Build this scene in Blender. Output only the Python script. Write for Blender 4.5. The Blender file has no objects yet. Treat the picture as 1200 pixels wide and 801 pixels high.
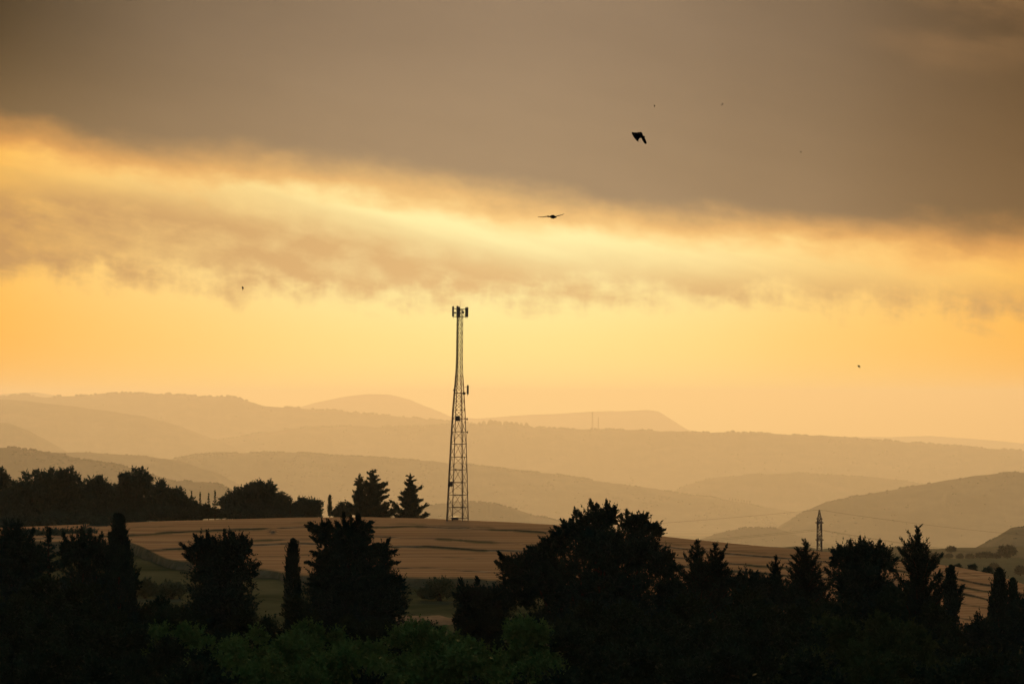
import bpy, bmesh, math, random
import numpy as np
from mathutils import Vector, Matrix

random.seed(7)
RNG = np.random.default_rng(11)
sc = bpy.context.scene
COL = sc.collection
F, HX, HY, CZ = 4270.0, 600.0, 470.0, 18.0      # focal length in photo pixels, principal point, eye height (m)


def at(px, py, D):
    return ((px - HX) / F * D, D, CZ - (py - HY) / F * D)


# ------------------------------------------------------------------ materials
def new_mat(name):
    m = bpy.data.materials.new(name)
    m.use_nodes = True
    nt = m.node_tree
    b = nt.nodes['Principled BSDF']
    b.inputs['Roughness'].default_value = 0.9
    b.inputs['Specular IOR Level'].default_value = 0.0
    return m, nt, b


def noise_mat(name, c1, c2, scale=1.0, stretch=(1, 1, 1), rough=0.9, detail=5, lo=.35, hi=.65, spec=.0, c3=None, s3=.1):
    m, nt, b = new_mat(name)
    b.inputs['Roughness'].default_value = rough
    b.inputs['Specular IOR Level'].default_value = spec
    tc = nt.nodes.new('ShaderNodeNewGeometry')
    mp = nt.nodes.new('ShaderNodeMapping')
    mp.inputs['Scale'].default_value = stretch
    nt.links.new(tc.outputs['Position'], mp.inputs['Vector'])
    n = nt.nodes.new('ShaderNodeTexNoise')
    n.inputs['Scale'].default_value = scale
    n.inputs['Detail'].default_value = detail
    n.inputs['Roughness'].default_value = .6
    nt.links.new(mp.outputs['Vector'], n.inputs['Vector'])
    r = nt.nodes.new('ShaderNodeValToRGB')
    r.color_ramp.elements[0].position = lo
    r.color_ramp.elements[0].color = (*c1, 1)
    r.color_ramp.elements[1].position = hi
    r.color_ramp.elements[1].color = (*c2, 1)
    nt.links.new(n.outputs['Fac'], r.inputs['Fac'])
    out = r.outputs['Color']
    if c3 is not None:
        n2 = nt.nodes.new('ShaderNodeTexNoise')
        n2.inputs['Scale'].default_value = scale * s3
        n2.inputs['Detail'].default_value = 3
        nt.links.new(mp.outputs['Vector'], n2.inputs['Vector'])
        r2 = nt.nodes.new('ShaderNodeMapRange')
        r2.inputs['From Min'].default_value = .45
        r2.inputs['From Max'].default_value = .62
        nt.links.new(n2.outputs['Fac'], r2.inputs['Value'])
        mx = nt.nodes.new('ShaderNodeMix')
        mx.data_type = 'RGBA'
        nt.links.new(r2.outputs['Result'], mx.inputs['Factor'])
        nt.links.new(out, mx.inputs['A'])
        mx.inputs['B'].default_value = (*c3, 1)
        out = mx.outputs['Result']
    nt.links.new(out, b.inputs['Base Color'])
    return m


M = {}
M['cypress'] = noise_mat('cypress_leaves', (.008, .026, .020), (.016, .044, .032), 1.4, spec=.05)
M['pine'] = noise_mat('pine_needles', (.010, .028, .020), (.022, .05, .034), 1.2, spec=.05)
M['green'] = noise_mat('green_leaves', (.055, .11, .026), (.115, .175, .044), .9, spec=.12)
M['dim'] = noise_mat('dim_green_leaves', (.022, .042, .014), (.045, .07, .024), .9, spec=.05)
M['olive'] = noise_mat('olive_leaves', (.055, .072, .034), (.095, .11, .055), .7, spec=.05)
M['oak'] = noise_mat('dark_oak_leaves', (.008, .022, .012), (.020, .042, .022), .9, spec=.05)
M['wood_leaf'] = noise_mat('wood_leaves', (.025, .06, .042), (.042, .085, .058), .35, spec=.05)
M['far_leaf'] = noise_mat('far_leaves', (.03, .042, .03), (.05, .065, .042), .05, spec=.02)
M['bark'] = noise_mat('bark', (.03, .022, .016), (.06, .045, .032), 6, (1, 1, .2))
M['steel'] = noise_mat('weathered_steel', (.09, .06, .042), (.16, .11, .08), 2.2, (1, 1, .5), .6, spec=.4)
M['red_steel'] = noise_mat('faded_red_paint', (.22, .055, .03), (.30, .09, .05), 2.5, (1, 1, .5), .6, spec=.3)
M['antenna'] = noise_mat('antenna_plastic', (.10, .095, .085), (.15, .14, .125), 3, rough=.5, spec=.4)
M['dark_box'] = noise_mat('dark_equipment', (.03, .03, .032), (.05, .048, .046), 3, rough=.5, spec=.4)
M['cable'] = noise_mat('cable', (.05, .045, .04), (.08, .07, .06), .3)
M['bird'] = noise_mat('black_feathers', (.006, .006, .007), (.014, .013, .014), 30, rough=.7)
M['track'] = noise_mat('dry_earth', (.16, .11, .065), (.28, .19, .11), .6, (1, .3, 1))
M['hill'] = noise_mat('hill_scrub', (.07, .065, .045), (.17, .13, .08), .0032, (1, .5, 3), detail=8, c3=(.05, .052, .036), s3=.35)
M['near_hill'] = noise_mat('near_hill_scrub', (.05, .055, .035), (.12, .10, .06), .012, (1, .5, 3), detail=8)


def ground_material():
    m, nt, b = new_mat('ground_grass')
    g = nt.nodes.new('ShaderNodeNewGeometry')
    n = nt.nodes.new('ShaderNodeTexNoise')
    n.inputs['Scale'].default_value = .05
    n.inputs['Detail'].default_value = 9
    n.inputs['Roughness'].default_value = .65
    nt.links.new(g.outputs['Position'], n.inputs['Vector'])
    r = nt.nodes.new('ShaderNodeValToRGB')
    e = r.color_ramp.elements
    e[0].position = .36
    e[0].color = (.028, .038, .018, 1)
    e[1].position = .7
    e[1].color = (.11, .105, .055, 1)
    nt.links.new(n.outputs['Fac'], r.inputs['Fac'])
    # bigger patches of crops and dry land far off
    v = nt.nodes.new('ShaderNodeTexVoronoi')
    v.inputs['Scale'].default_value = .0016
    v.inputs['Randomness'].default_value = .9
    mp = nt.nodes.new('ShaderNodeMapping')
    mp.inputs['Scale'].default_value = (1, .55, .2)
    nt.links.new(g.outputs['Position'], mp.inputs['Vector'])
    nt.links.new(mp.outputs['Vector'], v.inputs['Vector'])
    s = nt.nodes.new('ShaderNodeSeparateColor')
    nt.links.new(v.outputs['Color'], s.inputs['Color'])
    r2 = nt.nodes.new('ShaderNodeValToRGB')
    e2 = r2.color_ramp.elements
    e2[0].color = (.04, .05, .03, 1)
    e2[1].color = (.22, .16, .09, 1)
    e2.new(.5).color = (.09, .09, .05, 1)
    nt.links.new(s.outputs['Red'], r2.inputs['Fac'])
    sx = nt.nodes.new('ShaderNodeSeparateXYZ')
    nt.links.new(g.outputs['Position'], sx.inputs['Vector'])
    mr = nt.nodes.new('ShaderNodeMapRange')
    mr.inputs['From Min'].default_value = 600
    mr.inputs['From Max'].default_value = 1400
    nt.links.new(sx.outputs['Y'], mr.inputs['Value'])
    mul = nt.nodes.new('ShaderNodeMath')
    mul.operation = 'MULTIPLY'
    mul.inputs[1].default_value = .7
    nt.links.new(mr.outputs['Result'], mul.inputs[0])
    mx = nt.nodes.new('ShaderNodeMix')
    mx.data_type = 'RGBA'
    nt.links.new(mul.outputs[0], mx.inputs['Factor'])
    nt.links.new(r.outputs['Color'], mx.inputs['A'])
    nt.links.new(r2.outputs['Color'], mx.inputs['B'])
    nt.links.new(mx.outputs['Result'], b.inputs['Base Color'])
    return m


def field_material():
    """harvested straw with mowing lines along the terraces; 'weeds' is the painted-in land cover of the banks"""
    m, nt, b = new_mat('stubble_field')
    g = nt.nodes.new('ShaderNodeNewGeometry')
    mp = nt.nodes.new('ShaderNodeMapping')
    mp.inputs['Scale'].default_value = (.014, .6, .6)
    mp.inputs['Rotation'].default_value = (0, 0, math.radians(-4))
    nt.links.new(g.outputs['Position'], mp.inputs['Vector'])
    n = nt.nodes.new('ShaderNodeTexNoise')
    n.inputs['Scale'].default_value = 1
    n.inputs['Detail'].default_value = 6
    n.inputs['Roughness'].default_value = .7
    nt.links.new(mp.outputs['Vector'], n.inputs['Vector'])
    r = nt.nodes.new('ShaderNodeValToRGB')
    e = r.color_ramp.elements
    e[0].position = .33
    e[0].color = (.20, .114, .054, 1)
    e[1].position = .68
    e[1].color = (.49, .305, .156, 1)
    e.new(.5).color = (.36, .208, .10, 1)
    nt.links.new(n.outputs['Fac'], r.inputs['Fac'])
    n2 = nt.nodes.new('ShaderNodeTexNoise')
    n2.inputs['Scale'].default_value = .6
    n2.inputs['Detail'].default_value = 7
    nt.links.new(g.outputs['Position'], n2.inputs['Vector'])
    r3 = nt.nodes.new('ShaderNodeValToRGB')
    r3.color_ramp.elements[0].color = (.034, .042, .02, 1)
    r3.color_ramp.elements[1].color = (.105, .095, .048, 1)
    nt.links.new(n2.outputs['Fac'], r3.inputs['Fac'])
    at_ = nt.nodes.new('ShaderNodeAttribute')
    at_.attribute_name = 'weeds'
    ad = nt.nodes.new('ShaderNodeMath')
    ad.operation = 'MULTIPLY_ADD'
    nt.links.new(n2.outputs['Fac'], ad.inputs[0])
    ad.inputs[1].default_value = .8
    nt.links.new(at_.outputs['Fac'], ad.inputs[2])
    mr = nt.nodes.new('ShaderNodeMapRange')
    mr.inputs['From Min'].default_value = .65
    mr.inputs['From Max'].default_value = 1.5
    nt.links.new(ad.outputs[0], mr.inputs['Value'])
    mx = nt.nodes.new('ShaderNodeMix')
    mx.data_type = 'RGBA'
    nt.links.new(mr.outputs['Result'], mx.inputs['Factor'])
    nt.links.new(r.outputs['Color'], mx.inputs['A'])
    nt.links.new(r3.outputs['Color'], mx.inputs['B'])
    nt.links.new(mx.outputs['Result'], b.inputs['Base Color'])
    return m


M['ground'] = ground_material()
M['field'] = field_material()


# ------------------------------------------------------------------ object helpers
def mesh_obj(name, verts, faces, mat, parent=None, smooth=False):
    me = bpy.data.meshes.new(name)
    me.from_pydata([tuple(v) for v in verts] if not isinstance(verts, np.ndarray) else verts.tolist(), [],
                   faces if not isinstance(faces, np.ndarray) else faces.tolist())
    me.materials.append(mat)
    if smooth:
        me.polygons.foreach_set('use_smooth', [True] * len(me.polygons))
    me.update()
    o = bpy.data.objects.new(name, me)
    COL.objects.link(o)
    if parent is not None:
        o.parent = parent
    return o


def tag(o, label, cat, group=None, kind=None):
    o['label'] = label
    o['category'] = cat
    if group:
        o['group'] = group
    if kind:
        o['kind'] = kind
    return o


def empty(name, loc, label, cat, group=None, rz=0.0):
    o = bpy.data.objects.new(name, None)
    o.empty_display_size = .5
    COL.objects.link(o)
    o.location = loc
    o.rotation_euler = (0, 0, rz)
    return tag(o, label, cat, group)


def copy_tree(o, parent=None):
    c = o.copy()
    COL.objects.link(c)
    c.parent = parent
    for ch in list(o.children):
        copy_tree(ch, c)
    return c


class MB:
    """collects boxes, bars, tubes into one mesh"""
    def __init__(s):
        s.v, s.f = [], []

    def add(s, v, f):
        b = len(s.v)
        s.v += [tuple(x) for x in v]
        s.f += [tuple(b + i for i in q) for q in f]

    def tube(s, pts, rad, n=6):
        pts = [Vector(p) for p in pts]
        if not hasattr(rad, '__len__'):
            rad = [rad] * len(pts)
        V, Fc = [], []
        for i, p in enumerate(pts):
            d = (pts[min(i + 1, len(pts) - 1)] - pts[max(i - 1, 0)]).normalized()
            a = d.cross(Vector((0, 0, 1)) if abs(d.z) < .9 else Vector((1, 0, 0))).normalized()
            b = d.cross(a)
            for k in range(n):
                t = 2 * math.pi * k / n
                V.append(p + (a * math.cos(t) + b * math.sin(t)) * rad[i])
        for i in range(len(pts) - 1):
            for k in range(n):
                k2 = (k + 1) % n
                Fc.append((i * n + k, i * n + k2, (i + 1) * n + k2, (i + 1) * n + k))
        Fc.append(tuple(range(n - 1, -1, -1)))
        Fc.append(tuple(range((len(pts) - 1) * n, len(pts) * n)))
        s.add(V, Fc)

    def box(s, c, h, rz=0.0, bev=.15):
        cx, cy, cz = c
        hx, hy, hz = h
        k = min(hx, hy) * bev
        prof = [(-hx + k, -hy), (hx - k, -hy), (hx, -hy + k), (hx, hy - k), (hx - k, hy), (-hx + k, hy), (-hx, hy - k), (-hx, -hy + k)]
        V = []
        for zz, sc_ in ((-hz, .94), (-hz + k, 1), (hz - k, 1), (hz, .94)):
            for x, y in prof:
                x, y = x * sc_, y * sc_
                V.append((cx + x * math.cos(rz) - y * math.sin(rz), cy + x * math.sin(rz) + y * math.cos(rz), cz + zz))
        Fc = [tuple(range(7, -1, -1)), tuple(range(24, 32))]
        for i in range(3):
            for q in range(8):
                Fc.append((i * 8 + q, i * 8 + (q + 1) % 8, (i + 1) * 8 + (q + 1) % 8, (i + 1) * 8 + q))
        s.add(V, Fc)

    def lathe(s, c, prof, axis, n=14):
        axis = Vector(axis).normalized()
        a = axis.orthogonal().normalized()
        b = axis.cross(a)
        c = Vector(c)
        V, Fc = [], []
        for h, r in prof:
            for k in range(n):
                t = 2 * math.pi * k / n
                V.append(c + axis * h + (a * math.cos(t) + b * math.sin(t)) * r)
        for i in range(len(prof) - 1):
            for k in range(n):
                k2 = (k + 1) % n
                Fc.append((i * n + k, i * n + k2, (i + 1) * n + k2, (i + 1) * n + k))
        Fc.append(tuple(range(n - 1, -1, -1)))
        Fc.append(tuple(range((len(prof) - 1) * n, len(prof) * n)))
        s.add(V, Fc)

    def build(s, name, mat, parent=None, smooth=False):
        return mesh_obj(name, s.v, s.f, mat, parent, smooth)


# 1-D / 2-D value noise for terrain
def vnoise(x, y, seed):
    x = np.asarray(x, float)
    y = np.asarray(y, float)
    xi, yi = np.floor(x).astype(np.int64), np.floor(y).astype(np.int64)
    fx, fy = x - xi, y - yi
    fx, fy = fx * fx * (3 - 2 * fx), fy * fy * (3 - 2 * fy)

    def h(a, b):
        n = (a * 374761393 + b * 668265263 + seed * 1442695041) & 0xFFFFFFFF
        n = ((n ^ (n >> 13)) * 1274126177) & 0xFFFFFFFF
        return ((n ^ (n >> 16)) & 0xFFFF) / 65535.0 - .5
    return (h(xi, yi) * (1 - fx) + h(xi + 1, yi) * fx) * (1 - fy) + (h(xi, yi + 1) * (1 - fx) + h(xi + 1, yi + 1) * fx) * fy


def fbm(x, y, seed, oct=4):
    r, a = 0, 1.0
    for i in range(oct):
        r = r + a * vnoise(np.asarray(x) * 2 ** i, np.asarray(y) * 2 ** i, seed + i * 17)
        a *= .5
    return r


def smooth(a, b, x):
    t = np.clip((x - a) / (b - a), 0, 1)
    return t * t * (3 - 2 * t)


def grid_faces(nr, nc):
    i = np.arange(nr - 1)[:, None] * nc + np.arange(nc - 1)[None, :]
    return np.stack([i, i + 1, i + nc + 1, i + nc], -1).reshape(-1, 4)


# ------------------------------------------------------------------ ground
CREST = np.array([(-900, 640), (-300, 628), (0, 618), (120, 613), (200, 610), (345, 606), (430, 605.5), (500, 607), (550, 609.5), (600, 611.5), (650, 614.5), (760, 626),
                  (800, 630.5), (860, 636.5), (960, 645.5), (1060, 656), (1120, 663.5), (1163, 672), (1200, 684), (1300, 712), (1500, 750), (2100, 810)], float)
BOTT = np.array([(-300, 632), (100, 634), (150, 637), (175, 645), (200, 655), (240, 662), (300, 668), (330, 672), (480, 677), (600, 681), (700, 690),
                 (900, 706), (1000, 716), (1130, 735), (1200, 745), (1500, 790)], float)


def crest_py(px):
    return np.interp(px, CREST[:, 0], CREST[:, 1])


ZP = np.array([(0, -.6), (300, -.6), (420, -6), (600, -19), (1000, -42), (2000, -84), (3500, -128), (5000, -188), (7000, -276), (12000, -500), (18900, -785), (27000, -1010),
               (46200, -1521), (63000, -1868), (88000, -1366), (112000, -1640), (160000, -2300)], float)


def plain_z(D):
    return np.interp(D, ZP[:, 0], ZP[:, 1])


def ground_z(px, D):
    Dc = CZ * F / (crest_py(px) - HY)
    t = smooth(Dc - 12, Dc + 90, D)
    und = fbm(D / 60.0, px / 90.0, 5) * np.clip((D - 250) / 3000.0, 0, 1) * 14
    return (-.8) * (1 - t) + np.minimum(plain_z(D), -.8) * t + und


Ds = np.unique(np.concatenate([np.linspace(4, 300, 16), np.linspace(300, 760, 150), np.geomspace(760, 118000, 170)]))
pxs = np.linspace(-1100, 2300, 220)
DD, PP = np.meshgrid(Ds, pxs, indexing='ij')
XX = (PP - HX) / F * (DD + 160)
pe = XX / DD * F + HX
V = np.stack([XX, DD, ground_z(pe, DD)], -1).reshape(-1, 3)
tag(mesh_obj('ground', V, grid_faces(len(Ds), len(pxs)), M['ground'], smooth=True), 'dark grassy valley ground under the trees reaching to the far hills', 'ground', kind='structure')

# the harvested plateau field with low terrace banks
RISERS = [(6.5, .06), (13.5, .16), (24.0, .12), (34.0, .18), (45.0, .06), (60.0, .09)]     # pixels below the crest, bank height in m
cols = np.arange(-300, 1501, 3.0)
NR = 220
tt = np.linspace(0, 1, NR)
cp = crest_py(cols)
bp = np.maximum(np.interp(cols, BOTT[:, 0], BOTT[:, 1]) + fbm(cols / 40.0, 0, 3) * 4, cp + 3)
py = cp[None, :] + (bp - cp)[None, :] * tt[:, None]
s = py - cp[None, :]
h = np.zeros_like(py)
weed = np.zeros_like(py)
for k, (r0, hh) in enumerate(RISERS):
    line = r0 + 3.5 * fbm(cols / 170.0, k * 9.1, 30 + k)[None, :] * 1.6 + 1.2 * fbm(cols / 28.0, k * 3.7, 50 + k)[None, :]
    h += hh * (1 - smooth(line - 2.2, line, s))
    on = smooth(-.22, .12, fbm(cols / 60.0, k * 5.3, 70 + k, 4))[None, :] * (.55 if k in (0, 4, 5) else 1.0)
    weed = np.maximum(weed, np.exp(-((s - line + .7) / np.where(fbm(cols / 22.0, k * 1.7, 90 + k, 3) > 0, 2.1, 1.4)[None, :]) ** 2) * on)
for k in range(14):        # faint ploughing steps
    line = 4 + k * 5.0 + 4 * fbm(cols / 220.0, k * 2.2, 130 + k)[None, :]
    h += .02 * (1 - smooth(line - 1.2, line, s))
h += .04 * fbm(py / 3.0, cols[None, :] / 60.0, 201, 3)
h += .5 * np.exp(-((cols[None, :] - 320) / 4.0) ** 2 - ((s - 14) / 3.0) ** 2)      # heap of stones
weed = np.maximum(weed, smooth(.93, 1.0, tt)[:, None] * .8)
base_h = .1 - .1
Dm = (CZ - h) * F / (py - HY)
for i in range(NR - 2, -1, -1):           # distance never runs backwards up the slope
    Dm[i] = np.maximum(Dm[i], Dm[i + 1] + .02)
hz = CZ - (py - HY) / F * Dm
Xf = (cols - HX)[None, :] / F * Dm
Vf = np.stack([Xf, Dm, hz], -1)
back = Vf[0:1].copy()
back[..., 1] += 14
back[..., 2] -= 4
front = Vf[-1:].copy()
front[..., 1] -= 3
front[..., 2] -= 2.2
Vf = np.concatenate([back, Vf, front], 0)
fo = mesh_obj('field', Vf.reshape(-1, 3), grid_faces(NR + 2, len(cols)), M['field'], smooth=True)
wa = fo.data.attributes.new('weeds', 'FLOAT', 'POINT')
wv = np.concatenate([weed[0:1] * 0, weed, np.ones_like(weed[0:1])], 0).reshape(-1)
wa.data.foreach_set('value', wv.astype(np.float32))
tag(fo, 'harvested brown stubble field with low weedy terrace banks around the lattice tower', 'field', kind='structure')


def field_z(px):
    """height of the field at its crest"""
    return hz[1, int(np.argmin(abs(cols - px)))]


def strip(name, D0, D1, px0, px1, z, mat, label, cat):
    n = 60
    xs = np.linspace(px0, px1, n)
    w = fbm(xs / 30.0, 0, 77) * 6
    w2 = fbm(xs / 30.0, 4, 78) * 6
    taper = np.sin(np.linspace(0, math.pi, n)) ** .4
    mid = (D0 + D1) / 2
    rows = []
    for q in np.linspace(-1, 1, 7):
        d = mid + q * (D1 - D0) / 2 * taper + w * (1 - q) / 2 + w2 * (1 + q) / 2
        rows.append(np.stack([(xs - HX) / F * d, d, np.full(n, z - .2 * abs(q) ** 3)], -1))
    return tag(mesh_obj(name, np.stack(rows).reshape(-1, 3), grid_faces(7, n), mat, smooth=True), label, cat, kind='structure')


strip('dirt_track', 309, 317, 440, 560, -.62, M['track'], 'pale dirt track strip glimpsed over the green treetops below the field', 'track')


# ------------------------------------------------------------------ hills
def blob_mesh(P, R, n_seed, squash=.75):
    """many small rough crowns: 14-vertex lumps"""
    base = np.array([(0, 0, 1), (0, 0, -.6)] + [(math.cos(a) * c, math.sin(a) * c, zz) for zz, c, o in ((.55, .75, 0), (-.1, 1, .5)) for a in [(k + o) * 2 * math.pi / 6 for k in range(6)]])
    fc = [(0, 2 + k, 2 + (k + 1) % 6) for k in range(6)]
    for k in range(6):
        fc += [(2 + k, 8 + k, 2 + (k + 1) % 6), (2 + (k + 1) % 6, 8 + k, 8 + (k + 1) % 6), (1, 8 + (k + 1) % 6, 8 + k)]
    fc = np.array(fc)
    rg = np.random.default_rng(n_seed)
    N = len(P)
    jit = rg.uniform(.65, 1.3, (N, len(base), 1))
    Vv = P[:, None, :] + base[None] * jit * R[:, None, None] * np.array([1, 1, squash])
    Fv = (fc[None] + (np.arange(N) * len(base))[:, None, None]).reshape(-1, 3)
    return Vv.reshape(-1, 3), Fv


def hill(D, prof, label, w=.06, rough=.6, seed=1, mat='hill', ncol=620, px_lo=None, px_hi=None, woods=0, wood_px=1.3, wood_label=None, crestbias=.5):
    prof = np.array(prof, float)
    D = D * (2.1 if D > 8000 else 1.35)
    lo = prof[0, 0] if px_lo is None else px_lo
    hi = prof[-1, 0] if px_hi is None else px_hi
    xs = np.linspace(lo, hi, ncol)
    top = np.interp(xs, prof[:, 0], prof[:, 1])
    ker = np.hanning(max(5, int(ncol * 14 / (hi - lo)) | 1))
    ker /= ker.sum()
    pad = len(ker) // 2
    top = np.convolve(np.pad(top, pad, mode='edge'), ker, 'valid')
    top = top + rough * (fbm(xs / 26.0, 0, seed, 5) * 2.0)
    u = np.concatenate([np.linspace(0, 1, 34), np.linspace(1.08, 2, 12)])
    U, X = np.meshgrid(u, xs, indexing='ij')
    Tp = np.broadcast_to(top, U.shape)
    Dd = D * (1 - w + w * U)
    zt = CZ - (Tp - HY) / F * D
    zb = plain_z(Dd) - 40
    zt = np.maximum(zt, zb)
    k = np.where(U <= 1, np.sin(np.clip(U, 0, 1) * math.pi / 2) ** .85, np.cos((np.clip(U, 1, 2) - 1) * math.pi / 2))
    relief = fbm(X / 45.0 + U * .8, U * 2.6, seed + 7, 5)
    z = zb + (zt - zb) * k + relief * (zt - zb) * .16 * np.sin(np.clip(U, 0, 1) * math.pi) * (U < 1)
    Xw = (X - HX) / F * Dd
    o = mesh_obj('hill', np.stack([Xw, Dd, z], -1).reshape(-1, 3), grid_faces(len(u), ncol), M[mat], smooth=True)
    tag(o, label, 'hill', kind='structure')
    if woods:
        rg = np.random.default_rng(seed + 99)
        N = woods
        uu = np.where(rg.random(N) < crestbias, 1 - abs(rg.normal(0, .025, N)), rg.uniform(.1, 1, N))
        ci = rg.uniform(0, ncol - 1, N)
        keep = (fbm(xs[ci.astype(int)] / 20.0, uu * 5, seed + 41, 3) > np.where(uu > .93, -.12, .12))
        uu, ci = uu[keep], ci[keep]
        c0 = ci.astype(int)
        ui = np.interp(uu, u, np.arange(len(u)))
        u0 = np.clip(ui.astype(int), 0, len(u) - 2)
        fu = ui - u0
        zz = z[u0, c0] * (1 - fu) + z[u0 + 1, c0] * fu
        dd = D * (1 - w + w * uu)
        r = rg.uniform(.5, 1.25, len(uu)) * wood_px / F * D
        P = np.stack([(xs[c0] - HX) / F * dd, dd, zz + r * .2], -1)
        Vv, Fv = blob_mesh(P, r, seed + 3)
        wo = mesh_obj('woodland', Vv, Fv, M['far_leaf'], smooth=True)
        tag(wo, wood_label, 'woodland', kind='stuff')
    return o


hill(48000, [(-700, 540), (-200, 480), (0, 462.5), (40, 459), (70, 464), (130, 468), (250, 480), (320, 485), (352, 477), (372, 471), (400, 465), (430, 461.5), (455, 462.5), (480, 468), (505, 478), (530, 489), (560, 490),
             (600, 487), (650, 484.5), (700, 482), (760, 480.5), (772, 482), (785, 490), (805, 503), (850, 512), (960, 513), (1040, 511.5), (1090, 510.5), (1130, 513), (1200, 519), (1400, 530), (1900, 560)],
     'palest far hill line with a rounded dome and a flat topped bluff', w=.05, rough=.35, seed=3, ncol=900)
hill(31000, [(-700, 480), (-100, 466), (0, 466), (20, 463), (60, 465), (100, 463.5), (130, 461), (150, 460), (195, 461.5), (230, 464), (280, 465), (292, 470), (308, 475), (330, 477), (370, 479), (420, 484), (480, 489), (540, 495), (600, 502), (800, 560)],
     'long pale hill at the left with a village skyline', w=.06, rough=.8, seed=12, woods=1500, wood_px=2.0, wood_label='speckled far trees along the top of the pale left hill', crestbias=.6)
hill(25500, [(-700, 470), (-100, 462), (0, 467), (70, 474), (120, 480), (170, 488), (210, 499), (245, 512), (330, 545), (450, 600)],
     'smooth hazy spur sloping down from the left edge under the village hill', w=.06, rough=.35, seed=21)
hill(20500, [(-700, 470), (-60, 485), (0, 495), (30, 503), (55, 516), (80, 530), (140, 570), (200, 610)],
     'short hazy spur at the left edge below the longer spur', w=.06, rough=.4, seed=25)
hill(27000, [(60, 600), (160, 535), (200, 526), (250, 516), (300, 508.5), (350, 502), (400, 499.5), (470, 498.5), (560, 498), (700, 502.5), (800, 505), (900, 508), (1000, 512.5), (1100, 520), (1200, 528), (1400, 545), (1900, 570)],
     'long tan hill crossing the view behind the tower with scattered ridge trees', w=.08, rough=.9, seed=33, ncol=1000, woods=4200, wood_px=1.7, wood_label='speckled far trees on the long tan hill behind the tower', crestbias=.45)
hill(21000, [(760, 590), (800, 570), (830, 560), (880, 555), (950, 554), (1010, 557), (1080, 566), (1130, 580), (1200, 600), (1300, 620)],
     'low hazy mound in the valley at the right between the larger hills', w=.05, rough=.8, seed=44, woods=350, wood_px=1.2, wood_label='speckled far trees on the low mound in the right valley')
hill(17500, [(60, 600), (120, 560), (165, 545), (200, 537.5), (230, 533), (265, 530.5), (340, 530), (400, 533.5), (480, 538), (560, 545.5), (640, 553.5), (700, 562), (780, 575), (850, 586), (900, 595), (960, 606), (1000, 620), (1080, 650)],
     'grey tan hill sloping down to the right behind the two conifers', w=.07, rough=.9, seed=55, ncol=800, woods=5200, wood_px=1.7, wood_label='speckled far trees on the grey tan hill behind the conifers', crestbias=.35)
hill(14500, [(-300, 540), (-60, 530), (40, 530), (90, 530), (130, 531), (180, 535), (215, 541), (260, 556), (320, 590), (380, 620)],
     'low dim spur at the left between the dark slope and the grey tan hill', w=.06, rough=.6, seed=61, woods=400, wood_px=1.2, wood_label='speckled far trees on the low dim left spur')
hill(9500, [(-400, 500), (-100, 515), (0, 524), (30, 526), (45, 529), (65, 530), (100, 539), (140, 546), (200, 560), (260, 585), (330, 620)],
     'dim brown hill at the left edge behind the dark wood', w=.08, rough=1.2, seed=66, woods=2600, wood_px=2.2, wood_label='speckled trees on the dim brown left hill', crestbias=.3)
hill(9000, [(120, 600), (165, 580), (190, 568), (215, 564), (240, 563), (262, 569), (290, 582), (330, 600), (400, 620)],
     'small wooded knoll behind the thin conifers at the wood edge', w=.05, rough=1.4, seed=71, woods=300, wood_px=2.0, wood_label='trees covering the small knoll behind the thin conifers')
hill(10500, [(430, 620), (480, 598), (510, 590), (545, 588), (580, 589.5), (610, 597), (632, 604), (650, 609), (690, 618), (760, 632)],
     'low dim wooded hill just behind the foot of the tower', w=.05, rough=1.5, seed=75, woods=420, wood_px=2.0, wood_label='trees covering the low hill behind the tower foot', crestbias=.7)
hill(10000, [(780, 650), (815, 633), (840, 625), (870, 620), (900, 619), (925, 623), (950, 632), (985, 640), (1040, 660)],
     'low dim knoll behind the narrow pylon', w=.05, rough=1.5, seed=79, woods=300, wood_px=1.9, wood_label='trees covering the low knoll behind the pylon', crestbias=.7)
hill(12000, [(880, 640), (940, 600), (965, 589), (1000, 580.5), (1050, 573), (1100, 564), (1140, 557.5), (1175, 553.5), (1210, 553), (1300, 555), (1500, 570), (1900, 600)],
     'broad brown hill rising toward the right edge', w=.09, rough=.7, seed=83, ncol=600, woods=2400, wood_px=1.6, wood_label='speckled trees along the top of the broad brown right hill', crestbias=.6)
hill(5200, [(1080, 680), (1125, 650), (1145, 641), (1162, 632), (1178, 623), (1184, 618.5), (1215, 616), (1300, 612), (1500, 620), (1700, 650)],
     'nearest dark hillside cut off by the right edge', w=.08, rough=1.0, seed=88, mat='near_hill', woods=500, wood_px=1.6, wood_label='dark scrub trees on the nearest right hillside', crestbias=.4)


# ------------------------------------------------------------------ leaves, trunks and trees
def unit(a):
    return a / np.maximum(np.linalg.norm(a, axis=-1, keepdims=True), 1e-9)


def sprig_leaves(P, Dv, L, W, n, rg, lean=.75, fat=.28):
    N = len(P)
    t = ((np.arange(n)[None, :] + rg.random((N, n))) / n)[..., None]
    Dn = unit(Dv)[:, None, :]
    r = rg.normal(size=(N, n, 3))
    r = unit(r - (r * Dn).sum(-1, keepdims=True) * Dn)
    base = P[:, None, :] + Dn * L[:, None, None] * t
    ld = unit(Dn * .8 + r * lean * (1.1 - .6 * t))
    ln = W[:, None, None] * (1.15 - .65 * t) * rg.uniform(.65, 1.35, (N, n, 1))
    sd = unit(np.cross(ld, rg.normal(size=(N, n, 3)))) * ln * fat
    q = np.stack([base, base + ld * ln * .45 + sd, base + ld * ln, base + ld * ln * .45 - sd], 2)
    return q.reshape(-1, 3)


def quads(Vv):
    return np.arange(len(Vv)).reshape(-1, 4)


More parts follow.
